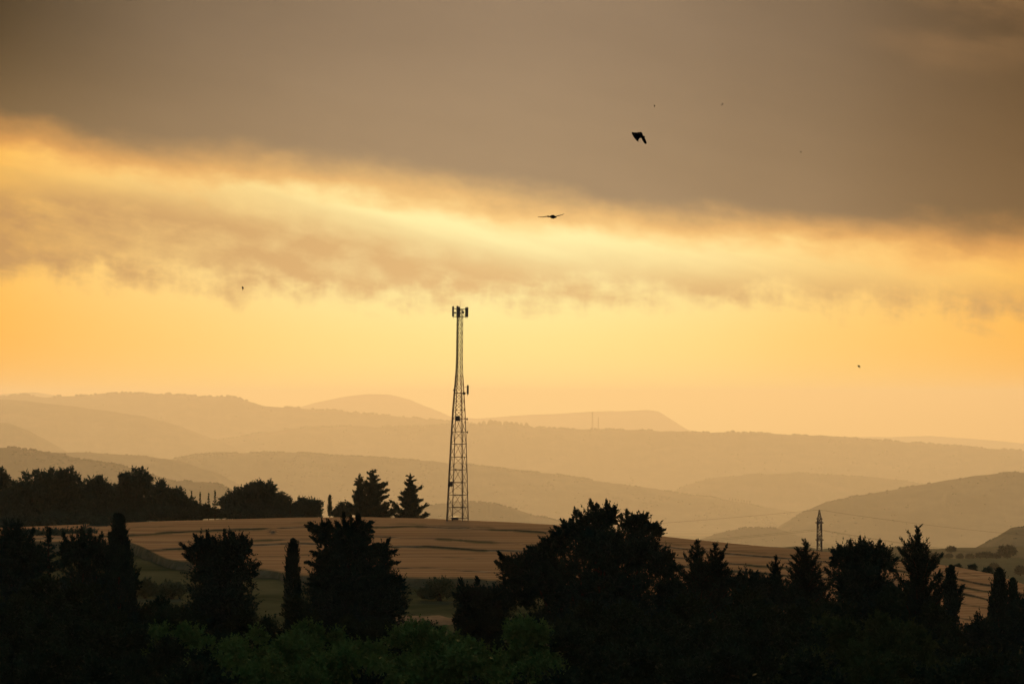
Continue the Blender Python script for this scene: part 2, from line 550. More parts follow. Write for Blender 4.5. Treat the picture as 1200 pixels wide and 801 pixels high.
def rand_ball(n, rg, p=2.2):
    return unit(rg.normal(size=(n, 3))) * (rg.random((n, 1)) ** (1 / p))


def lobes_points(lobes, dens, L, rg, up=.55, jit=.5):
    """lobes: local metres (x, y, z, rx, ry, rz); sprigs in the lobes pointing out and up"""
    Ps, Dv = [], []
    for (x, y, z, rx, ry, rz) in lobes:
        n = int(3.2 * dens * (rx * rz + rx * ry + ry * rz) / 3 / (L * L)) + 6
        b = rand_ball(n, rg)
        R = np.array([max(rx - L * .45, rx * .45), max(ry - L * .45, ry * .45), max(rz - L * .45, rz * .45)])
        Ps.append(np.array([x, y, z]) + b * R)
        Dv.append(unit(b) * .75 + np.array([0, 0, up]) + rg.normal(size=(n, 3)) * jit)
    return np.concatenate(Ps), np.concatenate(Dv)


def trunk_part(root, height, r, limbs, seed, mat=None):
    rd = random.Random(seed)
    mb = MB()
    pts = [(rd.uniform(-.1, .1) * r * (i > 0), rd.uniform(-.1, .1) * r * (i > 0), height * i / 6 - (.4 if i == 0 else 0)) for i in range(7)]
    mb.tube(pts, [r * (1.35 - .95 * i / 6) if i else r * 1.6 for i in range(7)], 8)
    for (x, y, z, rr) in limbs:
        z0 = min(max(z * .45, height * .25), height * .85)
        mid = (x * .45, y * .45, z0 + (z - z0) * .35)
        mb.tube([(0, 0, z0), mid, (x * .85, y * .85, z0 + (z - z0) * .85)], [r * .55, r * .35, r * .12], 6)
    return mb.build('trunk', mat or M['bark'], root, True)


def lobed_tree(name, px, D, lobes_px, mat, label, cat='tree', group=None, gz=0.0, L=1.0, W=.3, n=12, dens=9.0, seed=0, up=.55, depth=1.0, tips=(), sub=0, fat=.28, jit=.5):
    """lobes in photo pixels (x, y, rx, ry) at distance D, turned into a real crown standing on the ground"""
    rg = np.random.default_rng(seed + 1000)
    k = D / F
    bx = (px - HX) * k
    root = empty(name, (bx, D, gz), label, cat, group)
    lob = []
    for (x, y, rx, ry) in lobes_px:
        X, Z = (x - HX) * k - bx, CZ - (y - HY) * k - gz
        lob.append((X, rg.uniform(-.35, .35) * rx * k * depth, Z, rx * k, rx * k * depth, ry * k))
    if sub:
        ext = []
        for (x, y, z, rx, ry, rz) in lob:
            for q in range(sub):
                b = unit(rg.normal(size=3)) * rg.uniform(.55, .9)
                f = rg.uniform(.26, .46)
                ext.append((x + b[0] * rx, y + b[1] * ry, z + b[2] * rz, rx * f, ry * f, rz * f))
        lob2 = [(x, y, z, rx * .92, ry * .92, rz * .92) for (x, y, z, rx, ry, rz) in lob] + ext
    else:
        lob2 = lob
    P, Dv = lobes_points(lob2, dens, L, rg, up, jit)
    if name == 'evergreen_tree':          # the low parts close up
        zb = max(l[2] for l in lob) * .72
        lowl = [l for l in lob if l[2] < zb]
        if lowl:
            Pb, Db = lobes_points(lowl, dens * 1.3, L, rg, up, jit)
            P, Dv = np.concatenate([P, Pb]), np.concatenate([Dv, Db])
    Pc = Dc = None
    if name == 'evergreen_tree':
        Pc, Dc = lobes_points([(a, b, c, d * .72, e * .72, f * .72) for a, b, c, d, e, f in lob], dens * .45, L, rg, .3, .6)
    # individual leafy fingers that break the outline
    tp, td = [], []
    for (x, y, x0, y0) in tips:
        A = np.array([(x0 - HX) * k - bx, 0, CZ - (y0 - HY) * k - gz])
        B = np.array([(x - HX) * k - bx, rg.uniform(-.3, .3), CZ - (y - HY) * k - gz])
        dv = B - A
        m = max(3, int(np.linalg.norm(dv) / L * 5))
        for q in np.linspace(0, 1, m):
            for _ in range(3):
                tp.append(A + dv * q * .8 + rg.normal(size=3) * L * .16 * (1.2 - q))
                td.append(unit(dv) + rg.normal(size=3) * .45 * (1.1 - q))
    Ls = np.full(len(P), L) * rg.uniform(.6, 1.25, len(P))
    if tp:
        P = np.concatenate([P, np.array(tp)])
        Dv = np.concatenate([Dv, np.array(td)])
        Ls = np.concatenate([Ls, np.full(len(tp), L * .55)])
    low = P[:, 2] > .25
    P, Dv, Ls = P[low], Dv[low], Ls[low]
    Vv = sprig_leaves(P, Dv, Ls, np.full(len(P), W), n, rg, fat=fat)
    if Pc is not None:
        kp = Pc[:, 2] > .6
        Vv = np.concatenate([Vv, sprig_leaves(Pc[kp], Dc[kp], np.full(kp.sum(), L * .8), np.full(kp.sum(), W * 2.3), 8, rg, fat=.42)])
    Vv[:, 2] = np.maximum(Vv[:, 2], .05)
    mesh_obj('crown', Vv, quads(Vv), mat, root)
    zc = max(l[2] for l in lob)
    rmax = max(l[3] for l in lob)
    trunk_part(root, zc * .9, max(.05, min(.28, rmax * .09)), [(l[0], l[1], l[2], 0) for l in lob if l[2] > zc * .3][:9], seed)
    return root


def cypress(name, px, D, prof, label, group=None, forks=(), gz=0.0, L=.8, W=.2, seed=0, mat='cypress', n=12, dens=1.0, cat='cypress'):
    """prof: [(py, half width px)] from the tip down"""
    rg = np.random.default_rng(seed + 2000)
    k = D / F
    root = empty(name, ((px - HX) * k, D, gz), label, cat, group)
    zs = [CZ - (y - HY) * k - gz for y, _ in prof]
    ws = [w * k for _, w in prof]
    zs, ws = zs[::-1], ws[::-1]
    zs = [.5] + zs
    ws = [ws[0] * .7] + ws
    H = zs[-1]
    N = int(dens * 80 * sum((zs[i + 1] - zs[i]) * (ws[i] + ws[i + 1]) for i in range(len(zs) - 1)) / (L * W)) // 6 + 60
    z = rg.uniform(.4, H - L * .55, N)
    z = H - .03 - (H - .4) * rg.random(N) ** 1.15
    Li = np.minimum(L * rg.uniform(.6, 1.1, N), (H - z) * rg.uniform(.7, 1.0, N) + .02)
    w = np.interp(z + Li * .35, zs, ws)
    Wi = W * np.clip(.45 + w / (max(ws) * .8), .45, 1.0)
    a = rg.uniform(0, 2 * math.pi, N)
    rr = np.sqrt(rg.random(N)) * np.maximum(w - Wi * .4, .012) * (1 + .25 * np.sin(a * 3 + z * 1.7) * .5)
    P = np.stack([np.cos(a) * rr, np.sin(a) * rr, z], -1)
    Dv = np.stack([np.cos(a) * .16, np.sin(a) * .16, np.ones(N)], -1) + rg.normal(size=(N, 3)) * .15
    Dv[:, :2] *= 1 + (rg.random((N, 1)) < .12) * 1.6
    for (fx, fy, fw) in forks:            # side leaders: tip pixel and half width
        m = int(N * .08)
        X, Hf = (fx - px) * k, CZ - (fy - HY) * k - gz
        q = rg.random(m) ** 1.2
        zf = Hf - .03 - q * 30 * k
        rr = fw * k * (.15 + q) * np.sqrt(rg.random(m))
        a = rg.uniform(0, 6.283, m)
        P = np.concatenate([P, np.stack([X * (1 - q * .4) + np.cos(a) * rr, np.sin(a) * rr, zf], -1)])
        Dv = np.concatenate([Dv, np.array([X * .1, 0, 1.0]) + rg.normal(size=(m, 3)) * .12])
        Li = np.concatenate([Li, np.minimum(L * .7, (Hf - zf) * .9 + .03)])
        Wi = np.concatenate([Wi, np.full(m, W * .7)])
    Vv = sprig_leaves(P, Dv, Li, Wi, n, rg, lean=.45)
    Vv[:, 2] = np.maximum(Vv[:, 2], .05)
    mesh_obj('crown', Vv, quads(Vv), M[mat], root)
    trunk_part(root, H * .8, max(.05, max(ws) * .16), [], seed)
    return root


def conifer(name, spires, D, label, group=None, gz=0.0, mat='pine', L=.7, W=.22, seed=0, whorl=9.0, rise=.35, rag=.3, extra=(), n=11, cat='conifer', dens=1.0, power=.85):
    """spires: [(px, apex py, foot py, half width px)]; branches in whorls with leafy sprays, each spire a leader of the same tree"""
    rg = np.random.default_rng(seed + 3000)
    k = D / F
    px = sum(s_[0] for s_ in spires) / len(spires)
    bx = (px - HX) * k
    root = empty(name, (bx, D, gz), label, cat, group)
    Ps, Dvs, Ls = [], [], []
    tm = MB()
    Hmax = 0
    branches = []
    for (sx, ay, fy, hw) in spires:
        X = (sx - HX) * k - bx
        H = CZ - (ay - HY) * k - gz
        zf = max(CZ - (fy - HY) * k - gz, .3)
        Hmax = max(Hmax, H)
        hwm = hw * k
        tm.tube([(X * .2, 0, -.3), (X * .7, 0, H * .4), (X, 0, H * .7), (X, 0, H * .97)], [max(.06, H * .018), H * .013, H * .008, .015], 7)
        step = whorl * k
        zz = zf
        while zz < H - step * .4:
            fr = (H - zz) / (H - zf)
            ln = max(hwm * fr ** power - L * .3, hwm * .05)
            nb = max(4, int(5 + 5 * fr))
            a0 = rg.uniform(0, 6.28)
            for b in range(nb):
                a = a0 + 6.283 * b / nb + rg.uniform(-.3, .3)
                l = ln * rg.uniform(1 - rag * 1.3, 1 + rag)
                l = min(l, max(.12, (H - zz) * (.85 if mat == 'cypress' else .66)))
                branches.append((np.array([X, 0, zz + rg.uniform(-.4, .4) * step - l * rise * .7]), a, l, rise * rg.uniform(.6, 1.4)))
            zz += step * rg.uniform(.75, 1.2)
        m = 22
        q = rg.uniform(.0, 1, m)
        Ps.append(np.stack([np.full(m, X), np.zeros(m), H - L * .7 - q * step * 2.2], -1) + rg.normal(size=(m, 3)) * .02)
        Dvs.append(np.array([0, 0, 1.0]) + rg.normal(size=(m, 3)) * .16)
        Ls.append(np.full(m, L * .55))
    for (x, y, x0, y0) in extra:
        A = np.array([(x0 - HX) * k - bx, 0, CZ - (y0 - HY) * k - gz])
        B = np.array([(x - HX) * k - bx, 0, CZ - (y - HY) * k - gz])
        d = B - A
        branches.append((A, 0.0 if d[0] > 0 else math.pi, abs(d[0]), d[2] / max(abs(d[0]), .1)))
    for (o, a, l, rs) in branches:
        dv = np.array([math.cos(a), math.sin(a), rs])
        end = o + dv * l
        if l > L * .8:
            tm.tube([o, o + dv * l * .5, end], [max(.012, l * .02), max(.01, l * .013), .006], 4)
        m = max(4, int(dens * 5.0 * l / L) + 2)
        q = rg.uniform(.12, 1, m) ** .8
        side = np.cross(dv, [0, 0, 1])
        sgn = rg.uniform(-1, 1, (m, 1))
        p = o + dv * (l * q)[:, None] * .9 + side * sgn * (l * .10 * (1.2 - q))[:, None] + np.array([0, 0, 1]) * (l * .14 * q * q)[:, None]
        Ps.append(p)
        Dvs.append(unit(dv)[None] * .8 + side * sgn * .8 + np.array([0, 0, .35]) + rg.normal(size=(m, 3)) * .3)
        Ls.append(np.full(m, L * (.4 + .6 * min(1.0, l / (3 * L)))) * rg.uniform(.5, 1.0, m))
    Pk = []
    for (sx, ay, fy, hw) in spires:       # dense inner needles along the leader
        X, H = (sx - HX) * k - bx, CZ - (ay - HY) * k - gz
        zf = max(CZ - (fy - HY) * k - gz, .3)
        m = int(dens * 40 * (H - zf) / L)
        q = rg.random(m) ** .6
        rr = hw * k * .42 * q * np.sqrt(rg.random(m))
        a = rg.uniform(0, 6.283, m)
        Pk.append(np.stack([X + np.cos(a) * rr, np.sin(a) * rr, H - L * 1.6 - (H - zf - L * 1.2) * q], -1))
    if dens > 2:
        Pk = np.concatenate(Pk)
        Ps.append(Pk)
        Dvs.append(np.array([0, 0, .8]) + rg.normal(size=Pk.shape) * .5)
        Ls.append(np.full(len(Pk), L * .7))
    P, Dv, LL = np.concatenate(Ps), np.concatenate(Dvs), np.concatenate(Ls)
    Vv = sprig_leaves(P, Dv, LL, W * np.clip(LL / L * 1.25, .45, 1.0), n, rg)
    Vv[:, 2] = np.maximum(Vv[:, 2], .05)
    mesh_obj('crown', Vv, quads(Vv), M[mat], root)
    tm.build('trunk', M['bark'], root, True)
    return root


# ---- the wood and single trees on the plateau (about 560 m away)
def fz(px, dD=0.0):
    return field_z(px)


WD = 585.0


def wood(px, D, lobes, label, seed, name='broadleaf_tree', L=1.0, W=.5, group='trees of the dark wood left of the field', dens=8, mat='wood_leaf', sub=9, gz=None, **kw):
    g = float(ground_z(np.array(px), np.array(D))) if gz is None else gz
    by = HY + (CZ - g) * F / D
    rxm = max(l[2] for l in lobes)
    lobes = lobes + [(px, by - 3, rxm * 1.1, 8), (px, by - 9, rxm, 9)] if by - max(l[1] + l[3] for l in lobes) < 25 else lobes
    return lobed_tree(name, px, D, lobes, M[mat], label, 'tree', group, gz=g, L=L, W=W, n=9, dens=dens, seed=seed, sub=sub, up=.35, **kw)


GZ = -.7
wood(-8, 575, [(-8, 575, 22, 25), (-14, 600, 28, 22)], 'dark broadleaf tree cut by the left edge at the end of the wood', 1, gz=GZ)
wood(38, 572, [(40, 568, 25, 19), (30, 590, 27, 22), (48, 598, 26, 20)], 'broad dark broadleaf tree with a double rounded top in the left wood', 2, gz=GZ)
wood(76, 574, [(72, 566, 22, 18), (86, 578, 18, 18), (78, 598, 27, 22)], 'dark domed broadleaf tree beside the double topped one in the left wood', 3, gz=GZ)
wood(116, 570, [(113, 572, 15, 16), (124, 584, 15, 18), (116, 600, 22, 20)], 'smaller rounded broadleaf tree at the gap in the middle of the wood', 4, gz=GZ)
wood(160, 574, [(161, 563, 17, 16), (150, 572, 13, 15), (166, 582, 22, 20), (160, 602, 28, 20)], 'tallest airy broadleaf tree near the right half of the wood', 5, gz=GZ, up=.4) if False else \
    wood(160, 574, [(161, 563, 17, 16), (150, 572, 13, 15), (166, 582, 22, 20), (160, 602, 28, 20)], 'tallest airy broadleaf tree in the right half of the left wood', 5, gz=GZ)
for x, y, rx, ry, lb, sd in ((58, 576, 26, 22, 'rounded tree filling the back of the wood behind the two domed crowns', 11), (96, 582, 18, 16, 'rounded tree at the back of the wood just left of its gap', 12), (136, 584, 20, 17, 'rounded tree at the back of the wood between its gap and the tallest tree', 13),
                             (12, 580, 20, 20, 'rounded tree at the back of the wood by the left edge', 14)):
    wood(x, 580, [(x, y, rx, ry), (x - 6, y + 14, rx, ry), (x + 8, y + 20, rx, ry * .8)], lb, sd, gz=GZ)
wood(190, 570, [(188, 577, 13, 13), (198, 588, 17, 17), (190, 603, 24, 18)], 'broadleaf tree stepping down right of the tallest tree in the wood', 6, gz=GZ)
wood(212, 572, [(208, 583, 11, 12), (218, 593, 13, 13), (214, 603, 22, 13)], 'low broadleaf tree at the right end of the wood beside thin conifers', 7, gz=GZ)
for i, (x, y, rx, ry, D) in enumerate([(20, 622, 30, 18, 515), (62, 616, 28, 17, 520), (100, 618, 30, 18, 512), (142, 616, 26, 13, 530), (-20, 628, 30, 20, 505), (40, 645, 34, 20, 470), (85, 642, 30, 18, 475),
                                       (120, 632, 18, 10, 500)]):
    wood(x, D, [(x, y, rx, ry), (x + rx * .4, y + ry * .5, rx * .7, ry * .7), (x - rx * .5, y + ry * .4, rx * .6, ry * .7)], 'low shadowy broadleaf tree massed in front of the left wood', 20 + i, gz=GZ,
         group='low shadowy trees in front of the left wood')
wood(300, 580, [(300, 586, 34, 22), (282, 592, 24, 16), (322, 594, 22, 14), (300, 600, 42, 9)], 'large dome shaped tree standing alone behind the field crest', 40, gz=GZ, group='single trees along the field crest', dens=10, sub=10)
wood(356, 585, [(355, 594, 11, 10), (367, 595, 11, 10), (361, 601, 18, 7)], 'small rounded twin bush tree between the big dome and the pencil cypress', 41, gz=GZ, group='single trees along the field crest', L=1.0, W=.45)
wood(401, 583, [(398, 602, 9, 4), (406, 602, 7, 4)], 'low pale bush at the left foot of the taller conifer', 42, name='bush', gz=GZ, group='single trees along the field crest', L=.7, W=.35)
wood(236, 579, [(236, 602, 14, 5), (222, 602, 10, 6), (250, 602, 11, 5)], 'low scrub bush under the four thin conifers', 43, name='bush', gz=GZ, group='single trees along the field crest', L=.7, W=.35)
for x, y, hw, lab, sd in [(224.5, 575, 4.2, 'thin ragged conifer at the wood edge, leftmost of the four thin conifers', 1), (234.5, 576, 3.6, 'thin bare topped conifer, second of the four at the wood edge', 2), (244.5, 577, 4.4, 'thin ragged conifer, third of the four at the wood edge', 3),
                          (252, 573, 5.5, 'tallest of the four thin conifers, beside the big dome tree', 4)]:
    conifer('thin_conifer', [(x, y, 606, hw)], 578, lab, 'thin conifers at the wood edge', gz=GZ, mat='wood_leaf', L=.34, W=.24, seed=50 + sd, whorl=3.6, rise=.15, rag=.5, n=7, dens=1.0)
conifer('thin_conifer', [(340, 581, 606, 4.5)], 578, 'single thin conifer at the right side of the big dome tree', gz=GZ, mat='wood_leaf', L=.34, W=.24, seed=56, whorl=3.6, rise=.15, rag=.5, n=7, dens=1.0)
cypress('pencil_cypress', 386.5, 580, [(580, .6), (586, 1.7), (596, 2.4), (604, 2.4)], 'tiny pencil thin cypress standing alone on the field crest', gz=GZ, L=.8, W=.22, seed=60, mat='wood_leaf')
conifer('spruce', [(437, 547.5, 606, 25), (421.5, 553, 600, 15)], 572, 'taller double topped conifer left of the lattice tower', 'pair of conifers left of the tower', gz=GZ, mat='wood_leaf', L=.75, W=.34, seed=61, whorl=5.6, rise=.25, rag=.42,
        extra=[(404, 591, 425, 599), (407, 593, 425, 601), (454, 569, 437, 577), (410, 595, 428, 603)], n=10, dens=2.4, power=.66)
conifer('spruce', [(481, 553, 607, 21)], 570, 'smaller single topped conifer nearest to the lattice tower', 'pair of conifers left of the tower', gz=GZ, mat='wood_leaf', L=.75, W=.34, seed=62, whorl=5.6, rise=.25, rag=.42,
        extra=[(457, 589, 476, 601), (459, 594, 476, 604)], n=10, dens=2.4, power=.66)
# bushes at the right end of the crest and below the field
for i, (x, y, rx, D, lab) in enumerate([(1139, 665, 6, 400, 'small dark bush on the right end of the field crest'), (1156, 669.5, 7, 395, 'wider dark bush on the crest near the right edge'),
                                        (1122, 664, 4, 405, 'tiny bush on the crest right of the spiky conifer')]):
    zc = CZ - (y + rx * .9 - HY) * D / F
    lobed_tree('bush', x, D, [(x, y, rx, rx * .6), (x + rx * .5, y + 1, rx * .6, rx * .5)], M['wood_leaf'], lab, 'bush', 'bushes on the right crest', gz=zc - .3, L=.35, W=.2, n=9, seed=70 + i, sub=3)
for i, (x, y, rx, ry, D, lab) in enumerate([(515, 694, 26, 12, 345, 'rounded olive shrub on the slope below the field, widest of the shrubs'), (470, 696, 18, 9, 350, 'low olive shrub left of the widest shrub below the field'),
                                            (548, 700, 14, 10, 340, 'dim shrub right of the widest shrub below the field'), (170, 690, 16, 9, 350, 'pale green shrub beside the left cypress below the field'),
                                            (202, 693, 18, 8, 348, 'low green shrub on the dark slope left of the bushy tree')]):
    lobed_tree('shrub', x, D, [(x, y, rx, ry), (x - rx * .5, y + ry * .4, rx * .6, ry * .7)], M['olive'], lab, 'shrub', 'shrubs below the field', gz=-.8, L=.7, W=.34, n=9, seed=80 + i, sub=7, dens=7)

# trees on the plain at the right (3 km away)
def far_tree(px, py, rx, ry, D, label, seed, name='distant_tree', group=None):
    k = D / F
    zb = CZ - (py + ry * .85 - HY) * k
    return lobed_tree(name, px, D, [(px, py, rx, ry), (px - rx * .4, py + ry * .3, rx * .6, ry * .6), (px + rx * .45, py + ry * .2, rx * .55, ry * .6)], M['far_leaf'], label, 'tree', group, gz=zb, L=rx * k * .32, W=rx * k * .2, n=8, dens=9, seed=seed, up=.3)


far_tree(1114.5, 643, 6.2, 4.2, 3000, 'lone umbrella shaped tree on the plain in front of the right hillside', 90)
far_tree(1180, 645, 11, 7, 2700, 'wide dark tree clump on the plain under the nearest right hillside', 91)
far_tree(1156, 650, 8, 4, 2750, 'low tree left of the wide clump on the right plain', 92)
far_tree(1196, 668, 7, 6, 2000, 'dim tree on the plain at the right edge', 93)
far_tree(1165, 663, 6, 4, 2200, 'small dim bush tree in the middle of the right plain', 94)
for i in range(9):        # hedgerow of single trees
    far_tree(1092 + i * 11 + random.uniform(-2, 2), 651 + random.uniform(-.6, .6), random.uniform(4.5, 7), 3.2, 2900 + random.uniform(-40, 40), 'dim hedgerow tree lined up along the near side of the right plain', 95 + i, group='hedgerow trees on the right plain')
# tree groups on the far ridges
kE = 27000 * 2.1
for i, (x, t, w) in enumerate([(562, 496, 2.6), (567, 494.5, 2.4), (575, 493.5, 3.6), (580, 494, 3.4), (585, 495, 3), (593, 495, 3.6), (599, 495.5, 3.2), (605, 496, 3.2), (611, 497, 2), (617, 496.5, 2.4), (556, 497, 2.6)]):
    far_tree(x, t + 1.5, w, 3.4, kE * .999, 'hazy ridge top tree in the row right of the tower', 120 + i, group='ridge row trees right of the tower')
for i in range(8):
    x = 855 + i * 3.4
    far_tree(x, 584.3 + i * .45, 1.0, 1.3, 17450 * 2.1, 'palm like speck in the row of far trees on the sloping hill', 140 + i, name='distant_palm', group='row of far palms on the sloping hill')

# ---- dark silhouettes in the foreground (150 to 210 m away)
SIL = 'dark foreground trees in front of the field'


def sil(px, D, lobes, label, seed, tips=(), mat='cypress', L=.55, W=.15, name='evergreen_tree', dens=16, **kw):
    return lobed_tree(name, px, D, lobes, M[mat], label, 'tree', SIL, gz=-.6, L=L, W=W, n=13, dens=dens, seed=seed, tips=tips, **kw)


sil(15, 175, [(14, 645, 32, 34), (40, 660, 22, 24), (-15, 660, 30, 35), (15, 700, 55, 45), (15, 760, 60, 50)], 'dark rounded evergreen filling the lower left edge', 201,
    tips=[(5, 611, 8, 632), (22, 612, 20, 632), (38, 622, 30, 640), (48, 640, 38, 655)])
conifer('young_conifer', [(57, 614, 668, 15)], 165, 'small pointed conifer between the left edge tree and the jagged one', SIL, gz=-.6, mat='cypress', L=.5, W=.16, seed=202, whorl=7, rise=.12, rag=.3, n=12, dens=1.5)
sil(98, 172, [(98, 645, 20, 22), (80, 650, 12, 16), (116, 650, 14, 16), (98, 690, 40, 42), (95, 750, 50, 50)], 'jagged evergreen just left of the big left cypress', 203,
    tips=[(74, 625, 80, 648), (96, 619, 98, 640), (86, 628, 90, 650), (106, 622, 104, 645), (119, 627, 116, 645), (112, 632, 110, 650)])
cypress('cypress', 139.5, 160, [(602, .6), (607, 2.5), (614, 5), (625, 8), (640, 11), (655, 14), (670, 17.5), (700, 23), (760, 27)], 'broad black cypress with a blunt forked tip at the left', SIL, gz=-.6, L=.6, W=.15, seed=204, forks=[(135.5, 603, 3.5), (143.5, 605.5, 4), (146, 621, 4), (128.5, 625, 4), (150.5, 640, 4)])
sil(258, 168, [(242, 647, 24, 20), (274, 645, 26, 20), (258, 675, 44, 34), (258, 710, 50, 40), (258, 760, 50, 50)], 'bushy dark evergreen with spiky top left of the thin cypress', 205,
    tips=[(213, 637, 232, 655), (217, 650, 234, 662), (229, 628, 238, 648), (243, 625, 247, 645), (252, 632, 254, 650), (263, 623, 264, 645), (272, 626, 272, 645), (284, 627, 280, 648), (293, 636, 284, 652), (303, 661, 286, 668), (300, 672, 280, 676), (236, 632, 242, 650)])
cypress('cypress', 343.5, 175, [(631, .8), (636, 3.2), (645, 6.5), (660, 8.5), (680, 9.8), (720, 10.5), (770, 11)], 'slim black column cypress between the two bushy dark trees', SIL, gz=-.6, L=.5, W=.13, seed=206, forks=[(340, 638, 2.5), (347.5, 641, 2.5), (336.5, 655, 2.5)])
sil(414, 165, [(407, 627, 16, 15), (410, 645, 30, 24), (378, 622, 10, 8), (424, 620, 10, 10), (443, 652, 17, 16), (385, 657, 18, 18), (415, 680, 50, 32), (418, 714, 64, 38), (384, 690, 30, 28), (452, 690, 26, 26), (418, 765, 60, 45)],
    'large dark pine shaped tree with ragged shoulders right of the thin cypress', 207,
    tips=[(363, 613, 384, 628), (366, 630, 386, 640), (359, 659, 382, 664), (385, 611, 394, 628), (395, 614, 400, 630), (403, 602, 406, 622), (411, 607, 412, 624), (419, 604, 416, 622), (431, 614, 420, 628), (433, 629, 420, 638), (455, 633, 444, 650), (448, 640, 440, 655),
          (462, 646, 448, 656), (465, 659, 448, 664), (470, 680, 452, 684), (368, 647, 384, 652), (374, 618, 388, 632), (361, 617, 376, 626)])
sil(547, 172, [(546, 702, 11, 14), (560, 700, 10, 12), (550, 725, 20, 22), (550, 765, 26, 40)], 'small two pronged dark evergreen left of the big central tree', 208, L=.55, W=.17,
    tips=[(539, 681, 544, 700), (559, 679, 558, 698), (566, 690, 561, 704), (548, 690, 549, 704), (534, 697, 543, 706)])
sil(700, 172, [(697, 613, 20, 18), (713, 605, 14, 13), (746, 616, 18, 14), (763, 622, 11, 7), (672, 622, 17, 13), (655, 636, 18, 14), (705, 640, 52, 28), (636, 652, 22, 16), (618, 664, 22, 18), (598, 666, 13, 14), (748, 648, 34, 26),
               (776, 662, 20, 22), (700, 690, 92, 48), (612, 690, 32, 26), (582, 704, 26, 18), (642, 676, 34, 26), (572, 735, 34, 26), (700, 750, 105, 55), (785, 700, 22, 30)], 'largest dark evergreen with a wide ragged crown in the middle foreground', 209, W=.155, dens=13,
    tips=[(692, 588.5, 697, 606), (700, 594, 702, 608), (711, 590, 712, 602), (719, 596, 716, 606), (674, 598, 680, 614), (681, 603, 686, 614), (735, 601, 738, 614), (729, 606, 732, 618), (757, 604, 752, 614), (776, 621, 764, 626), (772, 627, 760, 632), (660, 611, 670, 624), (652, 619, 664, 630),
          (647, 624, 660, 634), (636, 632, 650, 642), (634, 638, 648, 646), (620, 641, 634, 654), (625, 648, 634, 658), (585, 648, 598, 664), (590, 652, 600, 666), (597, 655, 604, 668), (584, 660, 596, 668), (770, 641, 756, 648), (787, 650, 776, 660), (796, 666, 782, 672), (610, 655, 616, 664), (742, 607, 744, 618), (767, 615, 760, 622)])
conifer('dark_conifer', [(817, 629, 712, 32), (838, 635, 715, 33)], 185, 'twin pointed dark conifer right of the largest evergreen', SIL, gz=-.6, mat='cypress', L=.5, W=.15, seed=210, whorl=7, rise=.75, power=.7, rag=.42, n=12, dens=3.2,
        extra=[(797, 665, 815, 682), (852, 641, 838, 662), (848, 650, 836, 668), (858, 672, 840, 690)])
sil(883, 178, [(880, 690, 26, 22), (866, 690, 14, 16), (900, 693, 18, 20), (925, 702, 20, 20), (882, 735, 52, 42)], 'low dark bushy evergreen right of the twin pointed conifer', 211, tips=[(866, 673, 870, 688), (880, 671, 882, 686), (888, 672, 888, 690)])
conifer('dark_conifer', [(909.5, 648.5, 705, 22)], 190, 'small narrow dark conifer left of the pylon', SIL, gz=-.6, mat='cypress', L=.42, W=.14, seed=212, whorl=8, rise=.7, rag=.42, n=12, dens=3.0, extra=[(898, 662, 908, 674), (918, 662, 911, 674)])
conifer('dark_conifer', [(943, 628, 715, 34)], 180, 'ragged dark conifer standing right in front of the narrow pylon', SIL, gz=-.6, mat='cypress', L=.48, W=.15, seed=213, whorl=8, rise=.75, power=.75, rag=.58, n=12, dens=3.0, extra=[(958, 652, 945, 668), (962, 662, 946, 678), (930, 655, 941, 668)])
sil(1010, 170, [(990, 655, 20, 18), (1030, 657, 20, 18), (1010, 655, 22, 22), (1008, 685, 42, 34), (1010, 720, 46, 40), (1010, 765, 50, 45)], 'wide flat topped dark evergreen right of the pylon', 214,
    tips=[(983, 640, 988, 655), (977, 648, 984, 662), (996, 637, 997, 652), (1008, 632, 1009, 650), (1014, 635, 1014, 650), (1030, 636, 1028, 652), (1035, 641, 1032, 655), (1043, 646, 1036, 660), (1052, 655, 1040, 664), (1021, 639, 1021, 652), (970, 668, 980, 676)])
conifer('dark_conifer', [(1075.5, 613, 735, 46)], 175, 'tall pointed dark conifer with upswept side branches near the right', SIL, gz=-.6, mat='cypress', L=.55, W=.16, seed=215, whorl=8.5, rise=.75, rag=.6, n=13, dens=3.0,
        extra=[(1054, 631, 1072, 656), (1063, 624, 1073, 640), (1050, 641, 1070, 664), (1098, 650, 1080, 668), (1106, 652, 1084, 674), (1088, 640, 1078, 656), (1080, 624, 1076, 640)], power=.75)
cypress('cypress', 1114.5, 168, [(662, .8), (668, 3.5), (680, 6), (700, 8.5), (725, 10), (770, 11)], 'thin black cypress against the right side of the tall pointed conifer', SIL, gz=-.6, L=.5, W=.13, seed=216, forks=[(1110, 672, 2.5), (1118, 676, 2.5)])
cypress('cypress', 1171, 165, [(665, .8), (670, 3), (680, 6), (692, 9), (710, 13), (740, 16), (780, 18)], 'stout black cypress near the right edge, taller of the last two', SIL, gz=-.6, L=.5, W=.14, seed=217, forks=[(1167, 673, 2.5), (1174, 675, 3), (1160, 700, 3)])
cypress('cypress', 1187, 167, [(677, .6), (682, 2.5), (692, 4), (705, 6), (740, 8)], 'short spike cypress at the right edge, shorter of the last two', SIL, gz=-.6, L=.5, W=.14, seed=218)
sil(1200, 160, [(1200, 712, 14, 14), (1205, 740, 30, 30), (1150, 745, 30, 24)], 'low dark evergreen cut by the lower right edge', 219, L=.6, tips=[(1192, 698, 1195, 708), (1145, 722, 1148, 736)])

